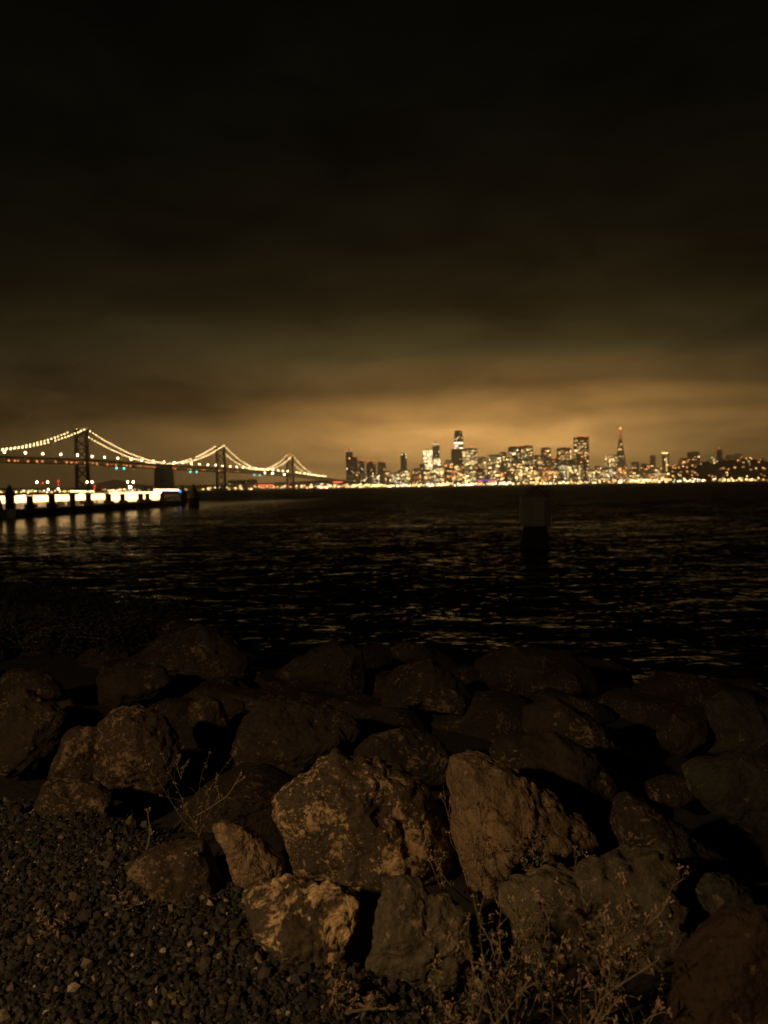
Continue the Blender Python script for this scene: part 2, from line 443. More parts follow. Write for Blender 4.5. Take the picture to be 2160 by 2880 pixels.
b = bmesh.new()
for q in vis[100:]:
    bmesh.ops.create_icosphere(b, subdivisions=1, radius=.9, matrix=Matrix.Translation(bl(*q)))
setp(obj('cable_lamp', b, L_CABLE, br), kind='stuff')
# deck lamps on short masts, sodium lamps on the lower roadway, green navigation lamps below
dm = sphere_mesh('deck_lamp', 1.6, L_DECK)
s = -300.0
while s < L + 600:
    k = inst('deck_lamp', dm, br, bl(s, -9.5, dz(s) + 11))
    b = bmesh.new(); bar(b, (0, 0, -10.5), (0, 0, -1.2), .4); obj('lamp_mast', b, STEEL, k)
    s += rng.uniform(50, 62)
om = sphere_mesh('roadway_lamp', 1.9, L_ORANGE)
for c in [(-225, 4), (-140, 2), (-80, 1), (-40, 5), (30, 4), (120, 3), (190, 3), (260, 4), (330, 5), (450, 2), (540, 2), (640, 2), (760, 2), (900, 2)]:
    for k in range(c[1]):
        s = c[0] + k * rng.uniform(13, 19); inst('roadway_lamp', om, br, bl(s, -11.6 if True else 0, dz(s) - 6.0))
gm = sphere_mesh('navigation_lamp', 2.0, L_CYAN)
for px in (343, 364, 548, 566, 726, 741):
    q = (px - 1080) / F
    # solve X/Y = q along the bridge axis
    s = (q * T1.y - T1.x) / (DIR.x - q * DIR.y)
    inst('navigation_lamp', gm, br, bl(s, -12, dz(s) - 14))
bm_ = sphere_mesh('flood_lamp', 3.4, emit('flood_lamp_glass', (1, .78, .42), 40))
for px, py in ((757, 1333), (778, 1335), (811, 1338)):
    q = (px - 1080) / F; s = (q * T1.y - T1.x) / (DIR.x - q * DIR.y)
    inst('flood_lamp', bm_, br, bl(s, -14, dz(s) - 2))

# ------------------------------------------------------------------ city
rb = random.Random(11)
redm = sphere_mesh('beacon', 2.1, L_RED)
LAB = set()
def windows(root, w, h, dpt, u, lit, tone, z0=6, taper=1.0, cap=96, bright=1.0, colw=3.4, rowh=3.7):
    cw, ch = colw * u, rowh * u
    nc, nr = max(1, int(w / cw)), max(1, int((h - z0) / ch))
    cells = []
    for r in range(nr):
        rowp = lit * rb.choice((.3, .7, 1, 1.3, 1.8))
        c = 0
        while c < nc:
            if rb.random() < rowp:
                run = 1
                while run < 3 and c + run < nc and rb.random() < lit * .8: run += 1
                cells.append((r, c, run)); c += run
            else: c += 1
    if len(cells) > cap: cells = rb.sample(cells, cap)
    for r, c, run in cells:
        z = z0 + (r + .5) * ch
        k = 1 - (1 - taper) * z / h
        x = (-w / 2 + (c + run / 2) * w / nc) * k
        t = tone if rb.random() < .7 else rb.choice(('warm', 'yellow', 'orange', 'white'))
        lv = min(3, max(0, int(rb.choice((0, 0, 1, 1, 1, 2, 2, 3)) + (bright - 1) * 2)))
        inst('lit_window', WIN[t, lv], root, (x, -dpt / 2 * k, z), (run * w / nc * .74 * k, .9, ch * rb.uniform(.38, .6)))
def building(x0, x1, yt, Y, mat, lit, tone, label, taper=1.0, crown=None, beacons=(), cat='building', name='office_tower', group=None, shape='box', bright=1.0, antenna=0, y0=None, steps=None):
    xc = (x0 + x1) / 2; u = Y / F
    base = at(xc, hor(xc), Y); w = (x1 - x0) * u
    zb = LANDZ if y0 is None else at(xc, y0, Y).z
    top = at(xc, yt, Y).z; h = max(4, top - zb)
    d = w * rb.uniform(.7, 1.0)
    rz = -math.atan2(base.x, Y) + rb.uniform(-.12, .12)
    assert label not in LAB or group, label
    LAB.add(label)
    r = thing(name, label, cat, (base.x, Y + d / 2, zb), rz, group)
    b = bmesh.new()
    if shape == 'box':
        if taper < 1: box(b, (0, 0, h / 2), (w, d, h), taper)
        else:
            box(b, (0, 0, h / 2), (w, d, h))
            box(b, (w * rb.uniform(-.1, .1), 0, h + 1.6), (w * rb.uniform(.4, .7), d * .6, 3.2))     # roof plant
    elif shape == 'round':
        n = 20; lathe(b, [(w / 2, 0), (w / 2, h * .82), (w / 2 * .95, h * .92), (w / 2 * .82, h)], n)
        for v in b.verts: v.co.y *= d / w
    elif shape == 'tower':
        lathe(b, [(w / 2, 0), (w / 2, h * .55), (w / 2 * .96, h * .75), (w / 2 * .88, h * .9), (w / 2 * .74, h)], 16)
        for v in b.verts: v.co.y *= d / w
    elif shape == 'steps':
        z = 0
        for fw, fh in steps:
            box(b, (0, 0, (z + fh * h) / 2), (w * fw, d * fw, fh * h - z)); z = fh * h
    obj('wall', b, FAC[mat], r)
    if lit: windows(r, w * (.96 if shape in ('box', 'steps') else .8), h * .97, d, u, lit, tone, taper=taper, bright=bright)
    if crown:
        ck, cfrac, ce = crown
        b = bmesh.new(); box(b, (0, 0, 0), (w * taper * 1.01, d * taper * 1.01, 3.6 * u))
        o = obj('crown_light', b, emit('crown_light', WCOL[ck], ce), r, (0, 0, h - cfrac * u))
    for bx, bz in beacons: inst('beacon', redm, r, (bx * u, -d * .3, h + bz * u))
    if antenna:
        b = bmesh.new(); tube(b, [(0, 0, h), (0, 0, h + antenna * u)], .9, .4); obj('antenna', b, DARK, r)
    return r, w, d, h, u

B = building
B(974, 993, 1266, 3600, 'dark', .07, 'warm', 'slim dark tower with a pale lit crown, leftmost of the tall towers', crown=('white', 3, .45), beacons=((-6, 2), (5, 1)))
B(993, 1006, 1285, 3650, 'dark', .04, 'warm', 'nearly unlit tower tucked behind the slim crowned tower on the left', beacons=((0, 2),))
r, w, d, h, u = B(1007, 1026, 1296, 3550, 'dark', .08, 'white', 'dark tower with a rounded white glowing top, left of the round unlit towers', shape='round', beacons=((4, 2),))
b = bmesh.new(); lathe(b, [(w * .47, 0), (w * .42, 5 * u), (w * .25, 8 * u)], 14); obj('crown_light', b, emit('crown_light', WCOL['white'], .9), r, (0, 0, h - 9 * u))
B(1031, 1058, 1298, 3500, 'dark', .06, 'warm', 'round dark tower with a pair of white lights near its middle', shape='round', beacons=((-8, 1), (6, 3)))
B(1062, 1087, 1299, 3560, 'brown', .05, 'orange', 'round brown unlit tower, rightmost of the left cluster', shape='round', beacons=((7, 1),))
r, w, d, h, u = B(1127, 1146, 1274, 3600, 'dark', .05, 'warm', 'narrow tapered dark tower with two white lamps at its top, standing alone', taper=.86)
wl = sphere_mesh('roof_lamp', 2.6, emit('roof_lamp_glass', WCOL['white'], 5))
for x in (-.25, .3): inst('roof_lamp', wl, r, (x * w, -d / 2 * .88, h - 4 * u))
B(1191, 1219, 1264, 3500, 'pale', .75, 'white', 'broad tower with bright white office floors and a lit top band', crown=('yellow', 3, 1.2), bright=1.5)
r, w, d, h, u = B(1218, 1238, 1246, 3650, 'dark', .08, 'white', 'tall black tower with a glowing crown and red antenna light beside the bright white tower', crown=('yellow', 3, 1.6), beacons=((-9, 2), (9, 13)), antenna=12)
B(1220, 1240, 1286, 3480, 'pale', .7, 'white', 'bright white lit block at the foot of the black crowned tower', bright=1.6)
B(1252, 1276, 1293, 3450, 'brown', .25, 'orange', 'brown stepped block with orange windows between bright white towers', shape='steps', steps=((1, .86), (.8, 1)))
B(1272, 1302, 1262, 3550, 'dark', .06, 'orange', 'black slab with a few red lamps in front of the tallest tower', beacons=((-13, 1),))
r, w, d, h, u = B(1279, 1306, 1210, 3750, 'dark', .12, 'yellow', 'tallest tower with a tapering round top fading into the haze', shape='tower', beacons=((9, 1),))
for yy, e in ((1246, 3), (1254, 2.2), (1261, 3)):
    z = h - (yy - 1210) * u
    for x, ww in ((-.22, .40), (.24, .36)):
        if yy == 1261 or rb.random() < .9:
            inst('lit_window', WIN['white', 3 if e > 2.5 else 2], r, (x * w, -d / 2 * .93, z), (ww * w, 4, 3.1 * u))
B(1303, 1346, 1261, 3450, 'pale', .85, 'yellow', 'wide tower glowing yellow on nearly every floor', beacons=((-9, 2), (4, 4)), bright=1.45)
B(1346, 1369, 1286, 3500, 'stone', .35, 'warm', 'shorter block with scattered windows right of the glowing yellow tower')
B(1374, 1412, 1280, 3600, 'stone', .42, 'yellow', 'broad block with pale lit floors behind the clock tower')
B(1406, 1427, 1272, 3750, 'brown', .12, 'orange', 'brown unlit block rising behind the broad pale block')
B(1417, 1451, 1288, 3450, 'stone', .35, 'yellow', 'grey block with two bright lamps on its roof line')
B(1434, 1468, 1257, 3600, 'dark', .28, 'white', 'tall dark block with a bright white row high on its face', bright=1.2)
B(1467, 1502, 1254, 3650, 'dark', .32, 'yellow', 'tall flat topped black block, left of the tower with the lit spire', beacons=((-10, 1),))
B(1501, 1529, 1281, 3500, 'brown', .35, 'warm', 'shorter brown block in front of the tower with the lit spire')
r, w, d, h, u = B(1525, 1552, 1259, 3800, 'brown', .12, 'warm', 'dim tower with a thin lit spire at the centre of its roof')
b = bmesh.new(); tube(b, [(0, 0, 0), (0, 0, 11 * u)], 1.3, .5); obj('spire', b, emit('spire_light', WCOL['white'], .9), r, (0, -d * .3, h - u))
inst('lit_window', WIN['orange', 1], r, (0, -d / 2, h - 13 * u), (1.6 * u, 1, 16 * u))
B(1571, 1610, 1260, 3600, 'dark', .36, 'warm', 'wide dark tower with warm office floors, left of the tallest right-hand tower')
B(1549, 1574, 1290, 3500, 'brown', .3, 'warm', 'mid height brown block left of the wide dark tower', beacons=((0, 1),))
B(1620, 1662, 1229, 3700, 'dark', .40, 'warm', 'very tall dark slab tower with red roof beacons and orange windows', beacons=((-14, 1), (0, 4), (10, 2)), bright=1.1)
B(1608, 1652, 1291, 3450, 'dark', .05, 'warm', 'black unlit block in front of the very tall slab tower')
r, w, d, h, u = B(1602, 1644, 1306, 3350, 'pale', .45, 'yellow', 'pale block with glowing vertical edges at the foot of the very tall slab tower')
for x in (-.49, .3): inst('lit_window', WIN['yellow', 1], r, (x * w, -d / 2, h * .46), (1.6 * u, 1.2, h * .86))
B(1658, 1676, 1320, 3400, 'pale', .55, 'yellow', 'small bright block right of the very tall slab tower', bright=1.3)
B(1708, 1741, 1279, 3500, 'stone', .5, 'yellow', 'stepped block with bright yellow tiers left of the pyramid tower', shape='steps', steps=((1, .7), (.92, .87), (.7, 1)), bright=1.25)
# pyramid tower
xc = 1748.5; Y = 3600; u = Y / F; p = at(xc, hor(xc), Y)
r = thing('pyramid_tower', 'slender pyramid shaped tower with an orange lit tip', 'tower', (p.x, Y + 15, LANDZ), -math.atan2(p.x, Y)); LAB.add(r['label'])
zt_ = at(xc, 1236, Y).z - LANDZ; za_ = at(xc, 1204, Y).z - LANDZ
def pyw(z): return 2 * (5.0 + 10.0 * (zt_ - z) / (56 * u)) * u
b = bmesh.new(); H0 = zt_; wb = pyw(0) * .85; wt = 8.5 * u
box(b, (0, 0, H0 / 2), (wb, wb, H0), wt / wb)
for sx in (-1, 1): bar(b, (sx * wt * .62, 0, H0 * .72), (sx * wt * .5, 0, H0), 2.4 * u * .6)      # the two wings
obj('wall', b, FAC['stone'], r)
b = bmesh.new(); box(b, (0, 0, (za_ - H0) / 2), (wt * .97, wt * .97, za_ - H0), .08); obj('spire', b, emit('spire_floodlit_glow', (1, .20, .05), .5), r, (0, 0, H0))  # floodlit spire, its brightness put in as emission
inst('beacon', sphere_mesh('beacon', 2.8, emit('beacon_glass', (1, .33, .06), 9)), r, (0, 0, za_))
for k in range(16):
    z = rb.uniform(.1, .95) * H0; ww = wb + (wt - wb) * z / H0
    inst('lit_window', WIN[rb.choice(('yellow', 'warm')), rb.choice((0, 1, 2))], r, (rb.uniform(-.35, .35) * ww, -ww / 2, z), (rb.uniform(2, 4) * u, 1.4, 2 * u))
inst('lit_window', WIN['white', 3], r, (0, -(wb + (wt - wb) * .86) / 2, H0 * .8), (4 * u, 1.4, 2.4 * u))
# right-hand residential hill towers
B(1832, 1846, 1281, 4000, 'stone', .1, 'warm', 'thin dim hill tower with one lit corner near its top', y0=1330)
r, w, d, h, u = B(1866, 1883, 1272, 3900, 'brown', .08, 'orange', 'hill tower with a lit roof edge and one bright vertical strip', y0=1335)
inst('lit_window', WIN['yellow', 2], r, (-.1 * w, -d / 2, h - 2 * u), (w * .95, 1.5, 3 * u)); inst('lit_window', WIN['yellow', 1], r, (.12 * w, -d / 2, h * .45), (2.4 * u, 1.5, h * .62))
B(1940, 1972, 1271, 4400, 'dark', .05, 'orange', 'large dark unlit block on top of the right-hand hill', y0=1312)
B(1915, 1942, 1289, 4400, 'brown', .12, 'orange', 'lower brown block left of the dark hilltop block', y0=1315)
r, w, d, h, u = B(2020, 2034, 1266, 4450, 'dark', .08, 'orange', 'narrow hilltop tower with a red beacon', y0=1305, beacons=((0, 6),), antenna=6)
B(2046, 2068, 1281, 4450, 'brown', .12, 'orange', 'hilltop apartment block right of the beacon tower', y0=1302)
B(2070, 2090, 1276, 4400, 'brown', .15, 'orange', 'rightmost hilltop apartment block with a lit corner', y0=1302)
B(2002, 2012, 1284, 4380, 'stone', .25, 'yellow', 'thin block with a lit edge left of the hilltop beacon tower', y0=1310)
B(1780, 1800, 1300, 3800, 'brown', .25, 'warm', 'plain brown block alone right of the pyramid tower')
B(1806, 1830, 1306, 3800, 'dark', .2, 'orange', 'dim dark block between the brown block and the thin hill tower')
# middle row in front of the towers
mid = [
 (1083, 1100, 1326, .3, 'warm', 'low block with warm windows right of the round brown tower'),
 (1103, 1126, 1330, .5, 'white', 'low bright block left of the lone tapered tower'),
 (1120, 1154, 1322, .5, 'yellow', 'yellow lit podium at the foot of the lone tapered tower'),
 (1158, 1186, 1318, .2, 'orange', 'dim brown block between the lone tapered tower and the bright white tower'),
 (1182, 1196, 1306, .25, 'white', 'narrow block with white windows hugging the bright white tower'),
 (1192, 1222, 1322, .7, 'yellow', 'broad bright base in front of the white lit tower'),
 (1226, 1250, 1312, .6, 'yellow', 'yellow lit block right below the black crowned tower'),
 (1256, 1282, 1318, .45, 'orange', 'orange lit block below the brown stepped block'),
 (1278, 1306, 1302, .55, 'warm', 'warm lit block directly below the tallest tower'),
 (1308, 1342, 1322, .7, 'yellow', 'bright block along the foot of the glowing yellow tower'),
 (1342, 1362, 1318, .3, 'warm', 'dim block left of the clock tower'),
 (1380, 1408, 1322, .35, 'yellow', 'block with yellow rows right of the clock tower'),
 (1404, 1420, 1312, .3, 'orange', 'narrow orange lit block right of the clock tower'),
 (1414, 1452, 1326, .08, 'warm', 'dark low block before the grey block with roof lamps'),
 (1450, 1474, 1300, .45, 'warm', 'mid block with warm windows below the white rowed tower'),
 (1472, 1500, 1308, .45, 'yellow', 'mid block with yellow windows below the flat topped black block'),
 (1496, 1524, 1318, .5, 'warm', 'wide warm block left of the spire tower foot'),
 (1522, 1554, 1312, .4, 'orange', 'orange lit block below the spire tower'),
 (1548, 1580, 1322, .35, 'warm', 'warm block below the mid height brown block'),
 (1576, 1604, 1302, .35, 'white', 'block with a white lit strip below the wide dark tower'),
 (1676, 1692, 1312, .4, 'warm', 'slim warm block between the slab tower and the stepped yellow block'),
 (1690, 1712, 1318, .4, 'yellow', 'slim yellow block left of the stepped yellow block'),
 (1704, 1740, 1316, .35, 'white', 'grey block with white windows at the foot of the pyramid tower'),
 (1738, 1766, 1308, .3, 'orange', 'orange lit block at the right foot of the pyramid tower'),
 (1766, 1786, 1322, .3, 'warm', 'small warm block right of the pyramid tower foot'),
 (1788, 1812, 1326, .3, 'yellow', 'small yellow block right of the plain brown block'),
 (1816, 1838, 1322, .35, 'orange', 'small orange block below the dim dark block'),
 (1836, 1858, 1318, .45, 'yellow', 'small block with a bright upright strip near the hill foot'),
 (1860, 1892, 1330, .3, 'orange', 'low orange block below the hill tower with the lit strip'),
 (1012, 1034, 1334, .2, 'white', 'low dark block below the white topped round tower'),
 (1040, 1068, 1336, .3, 'white', 'low block with white windows below the round dark towers'),
 (976, 1000, 1338, .15, 'warm', 'low dark block at the foot of the leftmost tall tower'),
]
for i, (x0, x1, yt, lit, tone, lab) in enumerate(mid):
    B(x0, x1, yt, 3280 + 30 * (i % 5), rb.choice(('stone', 'brown', 'dark', 'stone')), min(.8, lit * 1.35), tone, lab, name='city_block', bright=1.1)
# clock tower on the waterfront
xc = 1369; Y = 3230; u = Y / F; p = at(xc, hor(xc), Y)
r = thing('clock_tower', 'floodlit white clock tower with a pointed top on the waterfront', 'tower', (p.x, Y, LANDZ)); LAB.add(r['label'])
b = bmesh.new(); h = at(xc, 1335, Y).z - LANDZ; box(b, (0, 0, h / 2), (6.5 * u, 6.5 * u, h)); obj('wall', b, FAC['stone'], r)
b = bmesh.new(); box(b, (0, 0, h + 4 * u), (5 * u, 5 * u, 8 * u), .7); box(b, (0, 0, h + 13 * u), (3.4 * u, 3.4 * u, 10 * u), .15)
obj('lantern', b, emit('lantern_floodlit_glow', WCOL['yellow'], .8), r)  # floodlighting on the tower top painted in as its own glow
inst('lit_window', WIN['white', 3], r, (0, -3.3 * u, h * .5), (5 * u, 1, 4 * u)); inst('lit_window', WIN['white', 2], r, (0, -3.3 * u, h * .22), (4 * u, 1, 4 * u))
# low waterfront halls with their lamps
lampm = {k: sphere_mesh('shore_lamp', 2.9, emit('shore_lamp_glass', WCOL[k], 7)) for k in WCOL}
SHED = pmat('shed_wall', (.22, .19, .15), .8, .05)
def shed(x0, x1, yt, tone, nl, label, Y=3200, sign=None, dens=1.0):
    assert label not in LAB, label
    LAB.add(label)
    xc = (x0 + x1) / 2; u = Y / F; p = at(xc, hor(xc), Y); w = (x1 - x0) * u; h = max(5, at(xc, yt, Y).z - LANDZ)
    r = thing('waterfront_hall', label, 'building', (p.x, Y + 14, LANDZ), -math.atan2(p.x, Y) * .4)
    b = bmesh.new(); box(b, (0, 0, h * .4), (w, 22, h * .8))
    vs = [b.verts.new(q) for q in ((-w / 2, -11, h * .8 + .01), (w / 2, -11, h * .8 + .01), (w / 2, 0, h), (-w / 2, 0, h), (w / 2, 11, h * .8 + .01), (-w / 2, 11, h * .8 + .01))]
    b.faces.new((vs[0], vs[1], vs[2], vs[3])); b.faces.new((vs[3], vs[2], vs[4], vs[5])); b.faces.new((vs[1], vs[4], vs[2])); b.faces.new((vs[0], vs[3], vs[5]))
    obj('wall', b, SHED, r)
    for k in range(nl):
        x = (k + rb.uniform(.15, .85)) / nl * w - w / 2
        inst('shore_lamp', lampm[tone if rb.random() < .7 else rb.choice(list(WCOL))], r, (x, -13 - rb.uniform(0, 6), rb.uniform(2.5, 13)), (rb.uniform(.5, 1.3),) * 3)
    for k in range(int(nl * .8)):
        x = rb.uniform(-.48, .48) * w
        inst('lit_window', WIN[rb.choice((tone, 'warm')), rb.choice((1, 2, 2, 3))], r, (x, -11, rb.uniform(.2, .65) * h), (rb.uniform(2, 7) * u, 1.2, rb.uniform(1.2, 2.2) * u))
    if sign:
        for a, c in sign:
            b = bmesh.new(); box(b, (0, 0, 0), ((c - a) * u, 1.5, 2.2 * u)); obj('red_sign', b, L_SIGN, r, (((a + c) / 2 - xc) * u, -12, h + 1.2 * u))
    return r, w, h, u
shed(508, 560, 1373, 'warm', 3, 'dim low shore hall left of the second bridge tower')
shed(590, 640, 1371, 'yellow', 5, 'low shore hall with a bright lamp row under the second bridge tower')
shed(640, 690, 1350, 'yellow', 4, 'taller lit shore block just right of the second bridge tower')
shed(694, 722, 1348, 'orange', 3, 'dark shore block with scattered orange lights under the bridge')
shed(722, 772, 1366, 'orange', 4, 'stadium-like shore hall with red lit sign under the bridge', sign=((726, 748), (750, 768)))
shed(776, 812, 1356, 'warm', 4, 'dim shore block left of the third bridge tower')
shed(806, 838, 1371, 'white', 4, 'low hall with white lamps at the foot of the third bridge tower', sign=((808, 830),))
shed(842, 884, 1356, 'warm', 5, 'warm lit shore block right of the third bridge tower')
shed(886, 930, 1352, 'white', 9, 'cluster hall of white lamps where the bridge meets the city')
shed(932, 970, 1357, 'orange', 6, 'round red crowned hall left of the leftmost tall tower', sign=((937, 963),))
names = ['leftmost tall tower', 'white topped round tower', 'round dark towers', 'gap right of the round towers', 'lone tapered tower', 'dim brown block', 'bright white tower', 'black crowned tower', 'tallest tower', 'glowing yellow tower']
for i, (x0, x1) in enumerate([(972, 1008), (1010, 1040), (1042, 1074), (1076, 1112), (1114, 1150), (1152, 1188), (1190, 1222), (1224, 1262), (1264, 1304), (1306, 1334)]):
    shed(x0, x1, rb.uniform(1356, 1362), rb.choice(('white', 'yellow', 'white')), rb.randint(6, 9), 'low waterfront hall with a dense lamp row below the ' + names[i])
r, w, h, u = shed(1336, 1404, 1356, 'white', 9, 'long waterfront hall with red signs and violet arcade beside the clock tower', sign=((1345, 1358), (1374, 1397)))
b = bmesh.new(); box(b, (0, 0, 0), (44 * u, 1.4, 2.4 * u)); obj('arcade_light', b, L_PURPLE, r, (-8 * u, -11.5, h + 6 * u))
b = bmesh.new(); box(b, (0, 0, 0), (46 * u, 6, 12 * u)); obj('upper_storey', b, SHED, r, (-8 * u, -7.5, h + 3 * u))
names = ['grey block with roof lamps', 'white rowed tower', 'flat topped black block', 'spire tower', 'mid height brown block', 'wide dark tower', 'very tall slab tower', 'small bright block', 'stepped yellow block', 'pyramid tower', 'plain brown block', 'dim dark block', 'thin hill tower', 'hill tower with the lit strip']
for i, (x0, x1) in enumerate([(1406, 1438), (1440, 1468), (1470, 1502), (1504, 1536), (1538, 1568), (1570, 1602), (1604, 1640), (1642, 1682), (1684, 1720), (1722, 1760), (1764, 1796), (1798, 1820), (1822, 1850), (1852, 1896)]):
    shed(x0, x1, rb.uniform(1350, 1357), rb.choice(('yellow', 'warm', 'white')), rb.randint(3, 6), 'low waterfront hall with lamps along the quay below the ' + names[i])
names = ['orange lit foot of the right-hand hill', 'brown hilltop block', 'dark hilltop block', 'hilltop beacon tower', 'rightmost hilltop apartments']
for i, (x0, x1) in enumerate([(1898, 1936), (1940, 1986), (2002, 2060), (2064, 2110), (2112, 2166)]):
    shed(x0, x1, rb.uniform(1346, 1350), rb.choice(('yellow', 'warm', 'white')), rb.randint(4, 7), 'low quay hall with a few lamps below the ' + names[i])
# far-left shore lights
for i, (x0, x1, lab) in enumerate([(-40, 40, 'far shore hall at the left edge behind the lit landing'), (44, 112, 'far shore hall with lamp row left of the first bridge tower'), (116, 200, 'far shore hall with dim lamps under the first bridge tower'), (286, 345, 'far shore hall with lamps below the dark distant hill'), (346, 420, 'far shore hall with lamps left of the bridge anchorage'), (512, 590, 'far shore hall with lamps right of the bridge anchorage')]):
    shed(x0, x1, 1374, 'yellow', 7, lab, Y=3400)
# houses on the hill
HG = 'houses scattered over the right-hand hill'
HL = 'small dark house with a lit window on the right-hand hillside'
hw = pmat('house_wall', (.20, .17, .13), .85, .1)
for k in range(130):
    px = rb.uniform(1800, 2185); q = rb.uniform(.05, .97)
    X = at(px, 1340, 4600).x; zf = at(px, hill_y(px), 4600).z; Y = 4600 - 700 * (1 - q); w_ = rb.uniform(10, 22); h_ = rb.uniform(9, 17)
    z_ = LANDZ + (zf - LANDZ) * math.sin(q * math.pi / 2)
    p = Vector((X, Y, z_ + h_ * .45))
    r = thing('hill_house', HL, 'house', (p.x, Y - 12, p.z - h_ * .6), -math.atan2(p.x, Y), HG)
    b = bmesh.new(); box(b, (0, 0, h_ / 2), (w_, 14, h_)); box(b, (0, 0, h_ + 1.6), (w_ * .98, 13.5, 3.1), .3); obj('wall', b, hw, r)
    if rb.random() < .8:
        inst('lit_window', WIN[rb.choice(('warm', 'orange', 'orange', 'yellow')), rb.choice((1, 2, 3, 3))], r, (rb.uniform(-.25, .25) * w_, -7, h_ * .6), (rb.uniform(3, 9), 1, rb.uniform(2.5, 4.5)))

# ------------------------------------------------------------------ landing stage, piles and lamps at the left
SLV = pmat('pile_cap', (.34, .31, .26), .7, 4, (.45, .41, .35), .2)
bw = thing('floating_breakwater', 'low dark floating wall running out past the lit landing', 'breakwater', (0, 0, WATER))
A_ = at(10, 1450, 84); B_ = at(512, 1421, 142)
A_ = Vector((A_.x, 84, 0)); B_ = Vector((B_.x, 142, 0))
b = bmesh.new(); bar(b, A_ + Vector((0, 0, .28)), B_ + Vector((0, 0, .28)), 1.8, 1.0); obj('pontoon_wall', b, WOOD, bw)
b = bmesh.new(); bar(b, A_ + Vector((0, 0, .83)), B_ + Vector((0, 0, .83)), 2.0, .1); obj('deck', b, WOOD, bw)
def line_y(px):      # depth along the breakwater where it crosses image column px
    q = ray(px, 1400); q = q.x / q.y
    t = (q * A_.y - A_.x) / ((B_.x - A_.x) - q * (B_.y - A_.y)); return A_.y + t * (B_.y - A_.y)
def pile(px, ytop, Y, rad, label, cone=False, blue=False, lab2=None, off=0):
    p = at(px, hor(px), Y); top = at(px, ytop, Y).z - WATER
    r = thing('mooring_pile', label, 'pile', (p.x, Y, WATER), 0, 'piles along the breakwater')
    b = bmesh.new(); lathe(b, [(rad * 1.05, -2), (rad, .4), (rad * .96, top - (rad * 2.4 if cone else .05)), ], 12); obj('post', b, WOOD, r, smooth=False)
    if cone:
        b = bmesh.new(); lathe(b, [(rad * 1.12, 0), (rad * 1.12, rad * .5), (rad * .6, rad * 1.6), (rad * .08, rad * 2.5)], 12); obj('cap', b, SLV, r, (0, 0, top - rad * 2.45))
    else:
        b = bmesh.new(); lathe(b, [(rad * 1.1, 0), (rad * 1.1, .10), (rad * .9, .14)], 12); obj('cap', b, DARK, r, (0, 0, top - .06))
    if rb.random() < .8 and not cone:
        b = bmesh.new(); box(b, (0, 0, 0), (rad * 3.2, .5, .5)); obj('pile_guide', b, DARK, r, (rad * .4, -.2, 1.2))
    if blue: inst('blue_lamp', sphere_mesh('blue_lamp', .2, L_BLUE), r, (-.1, -rad - .3, at(px, 1382, Y).z - WATER))
PL = [(27, 1363, .52, 'big leftmost pile with a pointed cap at the left edge', True), (83, 1396, .40, 'short dark pile, first right of the big leftmost pile', False),
      (145, 1393, .42, 'dark pile in front of the lit landing, below the single lamp post', False), (203, 1391, .40, 'dark pile before the middle of the lit landing', False),
      (248, 1390, .40, 'dark pile below the first bridge tower', False), (304, 1390, .46, 'dark pile at the gap between the two lit canopies', False),
      (344, 1390, .40, 'dark pile before the left end of the bright gangway', False), (395, 1389, .46, 'left one of two close piles before the bright gangway', False),
      (414, 1389, .40, 'right one of two close piles before the bright gangway', False), (456, 1388, .40, 'pale edged pile at the right end of the bright gangway', False),
      (511, 1362, .55, 'tall pointed pile with a blue lamp at the breakwater end', True)]
for px, yt, rad, lab, cone in PL: pile(px, yt, line_y(px) - 1.4, rad, lab, cone, blue=(px == 511))
pile(544, 1362, 124, .95, 'thick black pile cluster standing clear of the breakwater end', True)
pile(408, 1366, 165, .5, 'left one of two pointed piles behind the bright gangway', True)
pile(426, 1366, 170, .5, 'right one of two pointed piles behind the bright gangway', True)
# railing posts at the breakwater end
bm = bmesh.new()
